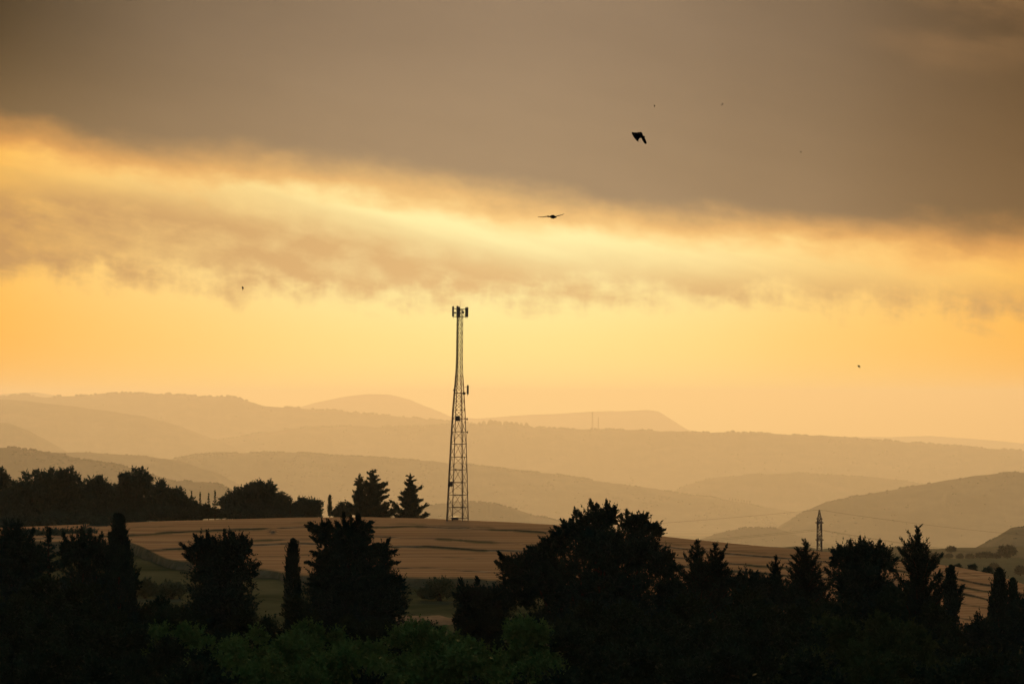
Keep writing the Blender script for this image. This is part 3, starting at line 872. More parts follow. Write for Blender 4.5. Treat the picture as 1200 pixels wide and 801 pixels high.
# ---- the front rows of treetops along the bottom
protos = {}
for key, mat, nm in (('green', 'green', 'leafy_tree'), ('dim', 'dim', 'dim_leafy_tree'), ('dark', 'oak', 'dark_leafy_tree')):
    for v in range(3):
        rg = np.random.default_rng(900 + v + {'green': 0, 'dark': 10, 'dim': 20}[key])
        H = 9.6
        root = empty(nm, (0, -60, -.8), '', 'tree')
        lob = [(0, 0, H - 2.6, 2.3, 2.3, 2.0), (1.2, .5, H - 3.8, 1.9, 1.9, 1.7), (-1.3, -.3, H - 3.7, 1.9, 1.9, 1.7), (.2, -1.2, H - 3.9, 1.8, 1.8, 1.6), (0, 0, H - 5.2, 2.6, 2.6, 2.0)]
        ext = []
        for (x, y, z, rx, ry, rz) in lob:
            for q in range(17):
                b = unit(rg.normal(size=3)) * rg.uniform(.8, 1.22)
                f = rg.uniform(.13, .30)
                ext.append((x + b[0] * rx, y + b[1] * ry, z + b[2] * rz, rx * f, ry * f, rz * f))
        P, Dv = lobes_points([(a, b, c, d * .72, e * .72, f * .72) for a, b, c, d, e, f in lob], 7, .5, rg, .3, .5)
        P2, Dv2 = lobes_points(ext, 13, .34, rg, .55, .45)
        P, Dv = np.concatenate([P, P2]), np.concatenate([Dv, Dv2])
        Vv = sprig_leaves(P, Dv, rg.uniform(.2, .5, len(P)), rg.uniform(.11, .21, len(P)), 9, rg, lean=1.0, fat=.34)
        Vv[:, 2] = np.maximum(Vv[:, 2], 1.0)
        mesh_obj('crown', Vv, quads(Vv), M[mat], root)
        trunk_part(root, H * .62, .2, [(l[0], l[1], l[2], 0) for l in lob], 950 + v)
        protos[(key, v)] = [root, False]


def front_tree(px, top, D, kind, label, group):
    v = random.randrange(3)
    ent = protos[(kind, v)]
    o = ent[0] if not ent[1] else copy_tree(ent[0])
    ent[1] = True
    x, y, z = at(px, top, D)
    s_ = (z + .8) / 9.5
    o.location = (x, y, -.8)
    o.rotation_euler = (0, 0, random.uniform(0, 6.28))
    f = random.uniform(.9, 1.12)
    o.scale = (s_ * f, s_ * f, s_)
    tag(o, label, 'tree', group)
    return o


DB = 'black leafy treetop filling in between and behind the trunks of the dark silhouettes'
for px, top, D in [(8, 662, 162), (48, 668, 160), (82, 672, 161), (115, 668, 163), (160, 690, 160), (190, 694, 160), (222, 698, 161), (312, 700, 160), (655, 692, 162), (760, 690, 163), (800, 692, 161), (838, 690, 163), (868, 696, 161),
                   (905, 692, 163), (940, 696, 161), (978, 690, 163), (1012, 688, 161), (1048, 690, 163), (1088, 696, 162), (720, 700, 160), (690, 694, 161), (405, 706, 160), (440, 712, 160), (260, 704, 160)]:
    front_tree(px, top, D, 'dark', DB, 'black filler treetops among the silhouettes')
GL = 'leafy green treetop in the front rows between the left silhouettes and the largest evergreen'
GG = 'green treetops in the lower middle'
for px, top, D in [(238, 718, 150), (292, 731, 146), (345, 738, 148), (395, 727, 150), (448, 716, 152), (492, 727, 147), (535, 735, 150), (585, 722, 149), (622, 716, 152), (262, 752, 132), (325, 760, 130), (385, 757, 131), (442, 750, 133), (505, 757, 130), (560, 756, 132), (615, 752, 131)]:
    front_tree(px, top, D, 'green', GL, GG)
GR = 'dim leafy green treetop between the wide flat topped evergreen and the bottom edge'
for px, top, D in [(975, 730, 150), (1030, 722, 148), (1080, 735, 150), (1000, 757, 132), (1060, 760, 131)]:
    front_tree(px, top, D, 'dim', GR, 'green treetops in the lower right')
DL = 'almost black leafy treetop in the rows along the bottom edge'
DG = 'black treetops along the bottom edge'
for px, top, D in [(-15, 716, 150), (45, 722, 149), (105, 712, 151), (165, 706, 150), (205, 722, 147), (-20, 752, 132), (50, 756, 131), (118, 750, 130), (185, 750, 132), (225, 770, 124),
                   (675, 735, 140), (735, 728, 141), (790, 722, 142), (845, 715, 143), (900, 718, 142), (940, 735, 140), (1130, 738, 143), (1185, 735, 145), (690, 765, 126), (760, 760, 127), (830, 756, 128), (900, 760, 126), (945, 765, 125), (1120, 765, 126), (1190, 762, 127),
                   (20, 785, 116), (90, 787, 115), (160, 784, 116), (235, 792, 114), (310, 793, 115), (385, 791, 116), (460, 790, 114), (535, 791, 115), (610, 788, 116), (690, 790, 113), (770, 789, 115), (850, 787, 114), (930, 790, 115), (1010, 790, 116), (1090, 790, 114), (1165, 788, 115)]:
    front_tree(px, top, D, 'dark', DL, DG)


# ------------------------------------------------------------------ the lattice tower
_ic = int(np.argmin(abs(cols - 536)))
TD = float(Dm[3, _ic])
TK = TD / F
tz = CZ - (609.5 - HY) * TK - .3
TX = (536 - HX) * TK
tower = empty('communication_tower', (TX, TD, tz), 'tall four legged lattice tower with antennas standing on the field crest', 'tower')
tower.rotation_euler = (0, math.radians(.7), 0)
PHI = math.radians(26)
base_py = 609.0 + 0.5


def th(py):
    return (base_py - py) * TK + .3


def trad(z):
    py = base_py - (z - .3) / TK
    hw = np.interp(py, [375, 420, 436, 450, 460, 480, 510, 565, 609], [3.6, 3.7, 4.1, 5.0, 5.8, 7.2, 8.8, 11, 12.6])
    return float(hw) * TK / math.cos(PHI)


def corner(i, z):
    a = PHI + i * math.pi / 2
    r = trad(z)
    return Vector((r * math.cos(a), r * math.sin(a), z))


TOPZ = th(362)
levels_py = [607, 594, 579.5, 565, 550, 535, 520, 505.5, 491, 480, 470, 460, 450, 440, 430, 420, 410, 400, 390, 380, 371, 363]
lv = [th(p) for p in levels_py]
RED = (th(492), th(436))
for i in range(4):
    mb = MB()
    zs = [-.2] + lv
    mb.tube([corner(i, z) for z in zs], [.078 - .05 * j / len(zs) for j in range(len(zs))], 6)
    mb.build('leg', M['steel'], tower)
for i in range(4):
    j = (i + 1) % 4
    mb = MB()
    for q, z in enumerate(lv):
        a, b = corner(i, z), corner(j, z)
        mb.tube([a, b], .042 if q < 9 else .04, 5)
        if q < len(lv) - 1:
            z2 = lv[q + 1]
            if q < 8:
                mid = (corner(i, z2) + corner(j, z2)) / 2
                if (q + i) % 2:
                    mb.tube([corner(i, z), mid], .03, 5)
                    mb.tube([corner(j, z), mid], .03, 5)
                else:
                    mb.tube([corner(i, z), corner(j, z2)], .03, 5)
            else:
                w_ = .034 if i % 2 == 0 else .014
                mb.tube([corner(i, z), corner(j, z2)], w_, 5)
                mb.tube([corner(j, z), corner(i, z2)], w_, 5)
    mb.build('bracing', M['red_steel'] if False else M['steel'], tower)
# red painted middle section sleeves
mb = MB()
for i in range(4):
    zs = [z for z in lv if RED[0] <= z <= RED[1]]
    mb.tube([corner(i, z) for z in zs], .072, 6)
mb.build('red_leg_section', M['red_steel'], tower)
# ladder up the third leg, cable run up the left pair
lad = MB()
for z0, z1 in zip(lv[:11], lv[1:12]):
    c0, c1 = corner(3, z0), corner(3, z1)
    for s_ in (-1, 1):
        o = Vector((.14 * s_ - .02, -.16, 0))
        lad.tube([c0 + o, c1 + o], .017, 4)
nr = int(lv[11] / .33)
for q in range(2, nr):
    z = q * .33
    c = corner(3, z)
    lad.tube([c + Vector((-.16, -.16, 0)), c + Vector((.12, -.16, 0))], .013, 4)
lad.build('ladder', M['steel'], tower)
cr = MB()
for q in range(3):
    cr.tube([corner(2, z) + Vector((.07 + .06 * q, -.1 - .02 * q, 0)) for z in [.2] + lv], .026, 5)
cr.build('cable_run', M['dark_box'], tower)
# head frame with panel antennas
for z in (th(371), th(362)):
    hf = MB()
    ring = [(math.cos(a) * .98, math.sin(a) * .98, z) for a in np.linspace(0, 2 * math.pi, 13)]
    hf.tube(ring, .03, 5)
    for i in range(4):
        a = PHI + i * math.pi / 2
        hf.tube([corner(i, z), (math.cos(a) * .98, math.sin(a) * .98, z)], .028, 5)
    hf.build('antenna_frame', M['steel'], tower)


def tx(px, py):      # tower-local x of a photo pixel
    lean = math.tan(math.radians(.7)) * (base_py - py) * TK
    return (px - 536) * TK - lean


def panel(px, y0, y1, y_off, hw=.14):
    z0, z1 = th(y1), th(y0)
    x = tx(px, (y0 + y1) / 2)
    mb = MB()
    mb.box((x, y_off, (z0 + z1) / 2), (hw, .08, (z1 - z0) / 2))
    p = mb.build('panel_antenna', M['antenna'], tower)
    rod = MB()
    rod.tube([(x * .97, y_off * .85, z0 - .25), (x * .97, y_off * .85, z1 + .1)], .03, 6)
    for z in (z0 + .25, z1 - .25):
        rod.tube([(x * .97, y_off * .85, z), (x * .6, y_off * .4, z)], .024, 5)
    rod.build('mounting_pole', M['steel'], p)


panel(530.9, 359, 371, -.25)
panel(536.2, 358.8, 371.5, -.95, .16)
panel(538.0, 359.4, 372, .9)
panel(547.6, 359.8, 371.2, .3)
panel(546.2, 360.2, 371, -.35)
panel(548.2, 451.2, 461.6, -.3)


def dish(px, py, r, y_off, direction, anchor=1):
    mb = MB()
    c = Vector((tx(px, py), y_off, th(py)))
    d = Vector(direction).normalized()
    mb.lathe(c, [(-r * .35, r * .3), (-.3 * r, r * .7), (-.1 * r, r), (r * .55, r), (r * .62, r * .7), (r * .64, .01)], d)
    p = mb.build('dish_antenna', M['antenna'], tower, True)
    arm = MB()
    k = corner(anchor, th(py))
    arm.tube([c - d * r * .3, k], .025, 5)
    arm.build('mounting_arm', M['steel'], p)


dish(533.4, 366.6, .14, -.8, (-.4, -1, 0), 2)
dish(537.9, 366.2, .20, -.85, (.2, -1, 0), 3)
dish(542.6, 366.0, .18, -.8, (.3, -1, 0), 3)
dish(545.6, 362.4, .12, -.6, (.8, -1, 0), 0)
dish(533.4, 452.0, .15, -.4, (-1, -.5, 0), 2)
dish(531.9, 457.0, .12, -.4, (-1, -.6, 0), 2)
dish(547.0, 490.6, .16, .2, (1, -.4, 0), 0)
dish(547.4, 505.9, .16, .2, (1, -.3, 0), 0)
dish(534.0, 549.8, .15, -1.2, (.5, -1, 0), 3)


def kit(px, py, hw, hh, y_off):
    mb = MB()
    mb.box((tx(px, py), y_off, th(py)), (hw, .22, hh))
    mb.tube([(tx(px, py), y_off, th(py)), tuple(corner(2, th(py)))], .03, 5)
    mb.build('equipment_box', M['dark_box'], tower)


kit(536.4, 490.0, .33, .36, -.75)
kit(528.2, 566.5, .30, .38, -.55)
kit(543.9, 460.6, .20, .16, -.35)
kit(533.2, 607.0, .5, .22, -.6)
rod = MB()
rod.tube([(0, 0, TOPZ - .3), (0, 0, TOPZ + 1.1)], [.025, .01], 5)
rod.build('lightning_rod', M['steel'], tower)

# ------------------------------------------------------------------ pylon and cables
PD = 700.0
PK = PD / F
PX = (960.3 - HX) * PK
pz = float(ground_z(np.array(960.0), np.array(PD))) - .3
pylon = empty('power_pylon', (PX, PD, pz), 'narrow lattice power pylon rising behind the field at the right', 'pylon')


def ph(py):
    return CZ - (py - HY) * PK - pz


PT = ph(597)


def pr(z):
    return float(np.interp(z, [0, ph(690), ph(634), ph(611), ph(609), PT], [1.15, .62, .52, .5, .46, .05]))


def pc(i, z):
    a = math.radians(45) + i * math.pi / 2
    return Vector((pr(z) * 1.25 * math.cos(a), pr(z) * 1.25 * math.sin(a), z))


zs = list(np.linspace(0, ph(634), 13)) + list(np.linspace(ph(634), ph(611), 7))[1:] + list(np.linspace(ph(611), PT, 5))[1:]
for i in range(4):
    mb = MB()
    mb.tube([pc(i, z) for z in zs], .062, 5)
    mb.build('leg', M['steel'], pylon)
for i in range(4):
    mb = MB()
    for z0, z1 in zip(zs[:-1], zs[1:]):
        mb.tube([pc(i, z0), pc((i + 1) % 4, z1)], .04, 4)
        mb.tube([pc((i + 1) % 4, z0), pc(i, z1)], .04, 4)
        mb.tube([pc(i, z0), pc((i + 1) % 4, z0)], .035, 4)
    mb.build('bracing', M['steel'], pylon)
ARMS = [(ph(612), 3.2), (ph(632), 3.6)]
for z, ln in ARMS:
    mb = MB()
    for s_ in (-1, 1):
        for x in (-.5, .5):
            mb.tube([(x, 0, z), (x * .15, s_ * ln, z)], .07, 5)
            mb.tube([(x, 0, z + .9), (x * .15, s_ * ln, z)], .05, 5)
    for yy in (-.62, .62):
        mb.tube([(-.74, yy, z), (.74, yy, z)], .1, 5)
        mb.tube([(-.6, yy, z + .75), (.6, yy, z + .75)], .06, 5)
    arm = mb.build('cross_arm', M['steel'], pylon)
    for s_ in (-1, 1):
        ib = MB()
        ib.lathe((0, s_ * ln, z - 1.35), [(0, .03), (.15, .12), (.25, .06), (.45, .12), (.55, .06), (.75, .12), (.85, .06), (1.05, .12), (1.2, .05), (1.33, .03)], (0, 0, 1), 10)
        ib.build('insulator', M['dark_box'], arm, True)


def cable(p0, p1, sag, label, r=.015):
    p0, p1 = Vector(p0), Vector(p1)
    pts = []
    for q in np.linspace(0, 1, 40):
        p = p0.lerp(p1, q)
        p.z -= 4 * sag * q * (1 - q)
        pts.append(p)
    mb = MB()
    mb.tube(pts, r, 5)
    o = mb.build('power_cable', M['cable'], None)
    return tag(o, label, 'cable', 'power cables of the narrow pylon')


def wl(z, y):
    return (PX, PD + y, pz + z)


LE = at(-420, 628, 830)
RE = at(1720, 664, 640)
cable(wl(PT, 0), (LE[0], LE[1], LE[2] + 4.6), 6, 'thin top cable from the pylon peak toward the left')
cable(wl(PT, 0), (RE[0], RE[1], RE[2] + 4.0), 3, 'thin top cable from the pylon peak toward the right')
for z, ln, lv_ in ((ARMS[0][0], 3.2, 'upper'), (ARMS[1][0], 3.6, 'lower')):
    for s_, wd in ((-1, 'near'), (1, 'far')):
        dz = 0 if lv_ == 'upper' else -3.3
        cable(wl(z - 1.35, s_ * ln), (LE[0], LE[1] + s_ * ln, LE[2] + dz), 6.5, f'{lv_} cable running left from the {wd} end of the pylon arm')
        cable(wl(z - 1.35, s_ * ln), (RE[0], RE[1] + s_ * ln, RE[2] + dz), 3.5, f'{lv_} cable running right from the {wd} end of the pylon arm')

# two hazy masts on the far ridge
for px, top, w, lab in ((694.3, 482, 1.0, 'taller hazy mast on the far ridge right of the tower'), (701.2, 488.5, .7, 'shorter hazy mast beside the taller one on the far ridge')):
    D = 26900.0 * 2.1
    k = D / F
    gz_ = CZ - (504.5 - HY) * k
    H = (504.5 - top) * k
    m_ = empty('distant_mast', ((px - HX) * k, D, gz_), lab, 'mast', 'masts on the far ridge')
    for s_ in (-1, 1):
        mb = MB()
        mb.tube([(s_ * w * k * .8, 0, -8), (s_ * w * k * .35, 0, H)], k * .22, 5)
        mb.build('leg', M['steel'], m_)
    mb = MB()
    for q in range(9):
        z0, z1 = H * q / 9, H * (q + 1) / 9
        f0, f1 = .8 - .45 * q / 9, .8 - .45 * (q + 1) / 9
        mb.tube([(-w * k * f0, 0, z0), (w * k * f1, 0, z1)], k * .13, 4)
        mb.tube([(w * k * f0, 0, z0), (-w * k * f1, 0, z1)], k * .13, 4)
    mb.build('bracing', M['steel'], m_)
    mb = MB()
    mb.tube([(-w * k * 1.1, 0, H * .9), (w * k * 1.1, 0, H * .9)], k * .22, 5)
    mb.build('cross_arm', M['steel'], m_)


# ------------------------------------------------------------------ birds
def wing_plate(mb, root_a, root_b, pts_lead, pts_trail, th0=.016):
    """two-sided tapered plate following leading and trailing polylines"""
    lead = [Vector(root_a)] + [Vector(p) for p in pts_lead]
    trail = [Vector(root_b)] + [Vector(p) for p in pts_trail]
    n = len(lead)
    nrm = (lead[1] - lead[0]).cross(trail[0] - lead[0]).normalized()
    V, Fc = [], []
    for i in range(n):
        t = th0 * (1 - .45 * i / (n - 1))
        mid = (lead[i] + trail[i]) / 2
        V += [lead[i], mid + nrm * t * .6, trail[i], mid - nrm * t * .6]
    for i in range(n - 1):
        for q in range(4):
            Fc.append((i * 4 + q, i * 4 + (q + 1) % 4, (i + 1) * 4 + (q + 1) % 4, (i + 1) * 4 + q))
    Fc.append((3, 2, 1, 0))
    Fc.append(tuple((n - 1) * 4 + q for q in range(4)))
    mb.add(V, Fc)


def bird_body(mb, L, r):
    prof = [(-.5, .02), (-.46, .10), (-.4, .09), (-.36, .42), (-.28, .55), (-.2, .62), (-.08, 1), (.1, .95), (.25, .65), (.36, .4), (.5, .5), (.62, .62)]
    mb.lathe((0, 0, 0), [(x * L, rr * r * (1 if x < .36 else .8)) for x, rr in prof], (1, 0, 0), 12)


def finish_bird(mb, name, loc, rot, label, vox):
    o = mb.build(name, M['bird'], None, True)
    rm = o.modifiers.new('skin_over', 'REMESH')
    rm.mode = 'VOXEL'
    rm.voxel_size = vox
    rm.use_smooth_shade = True
    sm = o.modifiers.new('soften', 'SMOOTH')
    sm.iterations = 2
    o.location = loc
    o.rotation_euler = rot
    return tag(o, label, 'bird', 'birds in the sky')


# nearer bird in the dark cloud: wings swept down, seen from behind and below
BK = 104.0 / F


def bp_(px, py, y=0.0):
    return ((px - 748.5) * BK, y, -(py - 160) * BK)


mb = MB()
Vb = MB()
bird_body(Vb, .22, .085)
R_ = Matrix.Rotation(math.radians(28), 3, 'Y') @ Matrix.Rotation(math.radians(20), 3, 'Z')
mb.add([R_ @ Vector(v) + Vector(bp_(749.5, 158.6)) for v in Vb.v], Vb.f)
wing_plate(mb, bp_(744.5, 155.8, -.02), bp_(751.5, 160, .02), [bp_(741.2, 155.2, -.06), bp_(740.8, 157.4, -.1), bp_(743, 161.2, -.12), bp_(746, 164.6, -.13)], [bp_(750.3, 161.3, 0), bp_(749.6, 162.3, -.05), bp_(748.9, 163.7, -.08), bp_(748.6, 165.8, -.1)], .03)
wing_plate(mb, bp_(750, 155.8, .02), bp_(750, 160, .03), [bp_(753.3, 158.2, .1), bp_(755.8, 162, .16), bp_(757.4, 166.2, .2)], [bp_(751.4, 162.0, .09), bp_(752.8, 164.6, .14), bp_(755.2, 167.4, .2)], .03)
wing_plate(mb, bp_(744.5, 155.6, -.01), bp_(746, 161.5, 0), [bp_(748.5, 155.4, .0), bp_(752.5, 156.6, .02)], [bp_(748.5, 161.6, 0), bp_(752.6, 159.8, .02)], .03)
big_bird = finish_bird(mb, 'bird', at(748.5, 160, 90), (0, 0, 0), 'largest black bird, wings drooping, high in the dark cloud', .007)

# gliding bird below the cloud edge
BK2 = 112.0 / F


def b2(px, py, y=0.0):
    return ((px - 647.5) * BK2, y, -(py - 253.8) * BK2)


mb = MB()
Vb = MB()
bird_body(Vb, .28, .056)
R_ = Matrix.Rotation(math.radians(6), 3, 'Y') @ Matrix.Rotation(math.radians(155), 3, 'Z')
mb.add([R_ @ Vector(v) + Vector(b2(648, 254)) for v in Vb.v], Vb.f)
wing_plate(mb, b2(647, 253.2, -.02), b2(648, 253.9, .1), [b2(641, 253.2, -.12), b2(636, 254.2, -.2), b2(631, 254.3, -.26)], [b2(642, 254.0, .02), b2(637, 254.9, -.08), b2(631.5, 254.9, -.2)], .018)
wing_plate(mb, b2(650, 253.2, .03), b2(650, 254.2, .13), [b2(653.5, 252.0, .16), b2(657, 251.2, .26), b2(660.5, 249.9, .34)], [b2(654, 253.0, .2), b2(657.5, 251.9, .3), b2(660.8, 250.3, .36)], .018)
glider = finish_bird(mb, 'bird', at(647.5, 253.8, 105), (0, 0, 0), 'gliding bird with long spread wings below the dark cloud edge', .006)
for px, py, D, lab, rz in ((284.3, 337.2, 360, 'dark bird speck in the lower cloud left of the tower', 1.1), (1006.5, 429, 400, 'bird speck in the clear golden sky at the right', .2), (766.8, 124, 560, 'tiny bird speck above the largest bird', 1.0),
                           (846.5, 122, 560, 'tiny bird speck high in the cloud right of the largest bird', 2.2), (938.5, 178, 700, 'faintest bird speck in the right part of the dark cloud', .6)):
    c = big_bird.copy()
    COL.objects.link(c)
    c.location = at(px, py, D)
    c.rotation_euler = (0, rz * .5, rz * .4)
    c['label'] = lab

# ------------------------------------------------------------------ haze: one closed box of even air
hv, hf_ = [], []
x0, x1, y0, y1, z0, z1 = -58000, 58000, -400, 122000, -2400, 380
hv = [(x0, y0, z0), (x1, y0, z0), (x1, y1, z0), (x0, y1, z0), (x0, y0, z1), (x1, y0, z1), (x1, y1, z1), (x0, y1, z1)]
hf_ = [(3, 2, 1, 0), (4, 5, 6, 7), (0, 1, 5, 4), (1, 2, 6, 5), (2, 3, 7, 6), (3, 0, 4, 7)]
hm = bpy.data.materials.new('haze_air')
hm.use_nodes = True
nt = hm.node_tree
nt.nodes.remove(nt.nodes['Principled BSDF'])
pv = nt.nodes.new('ShaderNodeVolumePrincipled')
pv.inputs['Color'].default_value = (.71, .675, .64, 1)
pv.inputs['Density'].default_value = 2.0e-5
pv.inputs['Anisotropy'].default_value = .55
nt.links.new(pv.outputs['Volume'], nt.nodes['Material Output'].inputs['Volume'])
tag(mesh_obj('haze', hv, hf_, hm), 'golden dusty haze filling the valleys between the hills', 'haze', kind='stuff')

# ------------------------------------------------------------------ sun, sky
SUN_EL, SUN_AZ = math.radians(14), math.radians(-.8)
sl = bpy.data.lights.new('sun', 'SUN')
sl.energy = 2.7
sl.angle = math.radians(10)
sl.color = (1.0, .605, .222)
so = bpy.data.objects.new('sun', sl)
COL.objects.link(so)
to_sun = Vector((math.sin(SUN_AZ) * math.cos(SUN_EL), math.cos(SUN_AZ) * math.cos(SUN_EL), math.sin(SUN_EL)))
so.rotation_euler = to_sun.to_track_quat('Z', 'Y').to_euler()
so.location = (0, 200, 120)

w = bpy.data.worlds.new('World')
sc.world = w
w.use_nodes = True
nt = w.node_tree
N, Lk = nt.nodes, nt.links
bg = N['Background']


class E:
    """tiny node-expression helper"""
    def __init__(s, sock):
        s.s = sock

    @staticmethod
    def m(op, *a, clamp=False):
        n = N.new('ShaderNodeMath')
        n.operation = op
        n.use_clamp = clamp
        for i, v in enumerate(a):
            if isinstance(v, E):
                Lk.new(v.s, n.inputs[i])
            else:
                n.inputs[i].default_value = v
        return E(n.outputs[0])

    def __add__(s, o): return E.m('ADD', s, o)
    def __radd__(s, o): return E.m('ADD', o, s)
    def __sub__(s, o): return E.m('SUBTRACT', s, o)
    def __rsub__(s, o): return E.m('SUBTRACT', o, s)
    def __mul__(s, o): return E.m('MULTIPLY', s, o)
    def __rmul__(s, o): return E.m('MULTIPLY', s, o)
    def __truediv__(s, o): return E.m('DIVIDE', s, o)


def sstep(a, b, x):
    n = N.new('ShaderNodeMapRange')
    n.interpolation_type = 'SMOOTHSTEP'
    for nm, v in (('From Min', a), ('From Max', b), ('Value', x)):
        if isinstance(v, E):
            Lk.new(v.s, n.inputs[nm])
        else:
            n.inputs[nm].default_value = v
    return E(n.outputs['Result'])


def curve(x, pts, lo, hi):
    """piecewise smooth y(x); x already 0..1, y scaled from lo..hi"""
    n = N.new('ShaderNodeFloatCurve')
    c = n.mapping.curves[0]
    P_ = [(a, (b - lo) / (hi - lo)) for a, b in pts]
    c.points[0].location = P_[0]
    c.points[1].location = P_[-1]
    for p in P_[1:-1]:
        c.points.new(*p)
    n.mapping.update()
    Lk.new(x.s, n.inputs['Value'])
    return E(n.outputs[0]) * (hi - lo) + lo


def mixc(f, a, b):
    n = N.new('ShaderNodeMix')
    n.data_type = 'RGBA'
    if isinstance(f, E):
        Lk.new(f.s, n.inputs['Factor'])
    else:
        n.inputs['Factor'].default_value = f
    for k, v in (('A', a), ('B', b)):
        if isinstance(v, tuple):
            n.inputs[k].default_value = (*v, 1)
        else:
            Lk.new(v, n.inputs[k])
    return n.outputs['Result']


def lin(r, g, b):
    f = lambda c: (c / 255 / 12.92) if c <= 10 else ((c / 255 + .055) / 1.055) ** 2.4
    return (f(r), f(g), f(b))


tc = N.new('ShaderNodeTexCoord')
sx = N.new('ShaderNodeSeparateXYZ')
Lk.new(tc.outputs['Generated'], sx.inputs[0])
dx, dy, dz = (E(sx.outputs[i]) for i in range(3))
AZ = E.m('ARCTAN2', dx, dy)                        # compass angle round the view direction, rad
EL = E.m('ARCSINE', dz)
U = AZ * (F / 1200.0) + .5                         # 0..1 across the sunset window of sky
Vv_ = 470.0 - EL * F                               # angular height scale (px of the photo scale)
Uc = E.m('ADD', U, 0.0, clamp=True)


def sky_noise(sx_, sy_, shear, detail, rough, seed, dist=0.0):
    cx = N.new('ShaderNodeCombineXYZ')
    a = AZ * sx_
    b = EL * sy_ + AZ * shear
    Lk.new(a.s, cx.inputs[0])
    Lk.new(b.s, cx.inputs[1])
    cx.inputs[2].default_value = seed
    n = N.new('ShaderNodeTexNoise')
    n.inputs['Scale'].default_value = 1
    n.inputs['Detail'].default_value = detail
    n.inputs['Roughness'].default_value = rough
    n.inputs['Distortion'].default_value = dist
    Lk.new(cx.outputs[0], n.inputs['Vector'])
    return E(n.outputs['Fac']) - .5


n_wisp = sky_noise(30, 75, 10, 5, .52, 1.3, .1)
n_puff = sky_noise(75, 125, 12, 6, .55, 4.1, .12)
n_fine = sky_noise(160, 240, 30, 5, .55, 8.8, .1)
n_soft = sky_noise(12, 30, 5, 3, .5, 12.2)
n_vert = sky_noise(190, 40, -60, 4, .55, 23.0, .3)
n_str = sky_noise(16, 170, 42, 4, .5, 17.0, .2)

side = curve(Uc, [(0, 1.0), (.2, .5), (.42, .05), (.5, 0), (.6, .08), (.8, .55), (1, 1.0)], 0, 1)
gold = mixc(side, lin(255, 232, 143), lin(253, 178, 57))
band = mixc(side, lin(255, 241, 172), lin(253, 192, 88))
deck_t = sstep(0, 240, Vv_)
deck_mid = mixc(deck_t, lin(138, 117, 95), lin(152, 128, 100))
deck_left = mixc(deck_t, lin(50, 40, 28), lin(128, 102, 70))
deck_right = mixc(deck_t, lin(70, 52, 36), lin(96, 72, 48))
lf = curve(Uc, [(0, 1), (.08, .75), (.25, .3), (.5, 0), (1, 0)], 0, 1)
rf = curve(Uc, [(0, 0), (.5, 0), (.75, .35), (.92, .85), (1, 1)], 0, 1)
deck = mixc(lf, deck_mid, deck_left)
deck = mixc(rf, deck, deck_right)
mott = N.new('ShaderNodeVectorMath')
mott.operation = 'SCALE'
Lk.new(deck, mott.inputs[0])
Lk.new((n_soft * .22 + n_wisp * .10 + n_str * .07 + 1.0).s, mott.inputs['Scale'])
deck = mott.outputs[0]
patch = sstep(.05, .28, n_soft + n_wisp * .4) * sstep(110.0, 20.0, Vv_) * sstep(.8, .95, U)
deck = mixc(patch * .6, deck, lin(165, 122, 80))
low_c = mixc(side, lin(214, 169, 112), lin(184, 137, 84))

edge = curve(Uc, [(0, 152), (.1, 172), (.2, 190), (.375, 206), (.5, 226), (.63, 246), (.75, 258), (.85, 266), (1, 280)], 100, 320)
e1 = edge + 11.0 + n_wisp * 46.0 + n_puff * 22.0 + n_fine * 8.0
soft_w = curve(Uc, [(0, 30), (.3, 34), (.6, 26), (1, 34)], 10, 60)
m1 = sstep(e1 + soft_w * .75, e1 - soft_w * 1.25, Vv_)

c_hi = curve(Uc, [(0, 192), (.15, 206), (.3, 232), (.42, 262), (.55, 286), (.75, 304), (.9, 316), (1, 324)], 150, 380)
c_lo = curve(Uc, [(0, 328), (.2, 336), (.35, 352), (.5, 358), (.65, 352), (.8, 356), (1, 374)], 280, 420)
opa = curve(Uc, [(0, .95), (.25, .95), (.45, .9), (.58, .85), (.75, .88), (.88, .92), (1, 1.0)], 0, 1)
m2 = sstep(c_hi - 14.0 + n_str * 60.0 + n_wisp * 30.0, c_hi + 50.0 + n_wisp * 40.0 + n_puff * 20.0, Vv_) * sstep(c_lo + 20.0 + n_puff * 90.0 + n_vert * 30.0 + n_fine * 20.0, c_lo - 30.0 + n_puff * 90.0 + n_vert * 30.0 + n_fine * 20.0, Vv_)
m2 = m2 * opa * E.m('ADD', n_wisp * 1.0 + n_puff * 1.1 + n_str * .6 + n_fine * .25, .88, clamp=True)
upper = sstep(300, 420, Vv_)
clear = mixc(upper, band, gold)
c = mixc(m2, clear, low_c)
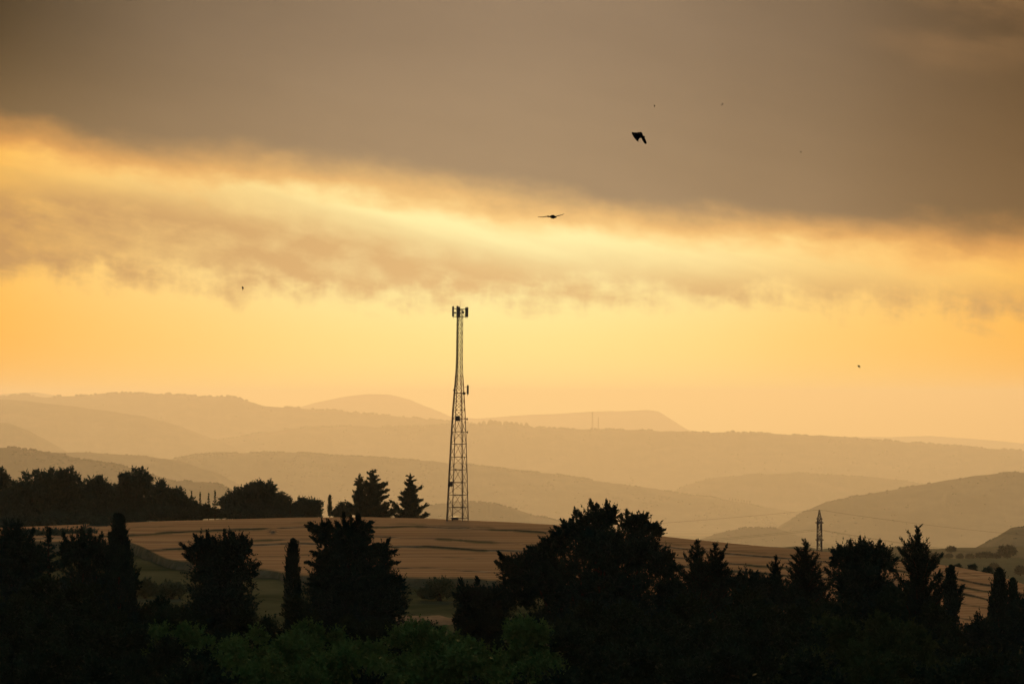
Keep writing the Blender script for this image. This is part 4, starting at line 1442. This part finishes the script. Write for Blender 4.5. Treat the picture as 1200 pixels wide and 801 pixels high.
fr = sstep(e1 - soft_w * 1.7, e1 - soft_w * .8, Vv_) * sstep(e1 + 34.0 + n_wisp * 60.0, e1 - 2.0, Vv_)
c = mixc(fr * .9, c, mixc(side, lin(250, 192, 112), lin(232, 158, 78)))
c = mixc(m1, c, deck)

sky = N.new('ShaderNodeTexSky')
sky.sky_type = 'NISHITA'
sky.sun_disc = False
sky.sun_elevation = SUN_EL
sky.sun_rotation = SUN_AZ
sky.air_density = 2.0
sky.dust_density = 6.0
sk = N.new('ShaderNodeVectorMath')
sk.operation = 'SCALE'
sk.inputs['Scale'].default_value = .06
Lk.new(sky.outputs[0], sk.inputs[0])
# outside the sunset window the sky is closed by dull cloud, with a little of the clear sky coming through
aw = E.m('ABSOLUTE', AZ)
fade = sstep(.16, .55, aw)
fade = E.m('MAXIMUM', fade, sstep(-60.0, -900.0, Vv_))
overcast = mixc(.06, (.085, .125, .155), sk.outputs[0])
c = mixc(fade, c, overcast)
c = mixc(sstep(500.0, 700.0, Vv_), c, (.05, .04, .03))
gain = N.new('ShaderNodeVectorMath')
gain.operation = 'SCALE'
gain.inputs['Scale'].default_value = 1.05
Lk.new(c, gain.inputs[0])
Lk.new(gain.outputs[0], bg.inputs['Color'])
bg.inputs['Strength'].default_value = 1.0
w.cycles.sampling_method = 'MANUAL'
w.cycles.sample_map_resolution = 1024

# ------------------------------------------------------------------ camera, render settings
cd = bpy.data.cameras.new('camera')
cd.sensor_width = 36
cd.lens = 36 * F / 1200.0
cd.shift_y = (HY - 400.5) / 1200.0
cd.clip_start = .5
cd.clip_end = 400000
co = bpy.data.objects.new('camera', cd)
COL.objects.link(co)
co.location = (0, 0, CZ)
co.rotation_euler = (math.radians(90), 0, 0)
sc.camera = co
vs = sc.view_settings
vs.view_transform = 'Standard'
vs.look = 'None'
vs.exposure = 0
vs.gamma = 1
vs.use_curve_mapping = False
cy = sc.cycles
cy.max_bounces = 4
cy.diffuse_bounces = 2
cy.glossy_bounces = 1
cy.transmission_bounces = 0
cy.volume_bounces = 1
cy.transparent_max_bounces = 4
cy.use_denoising = True
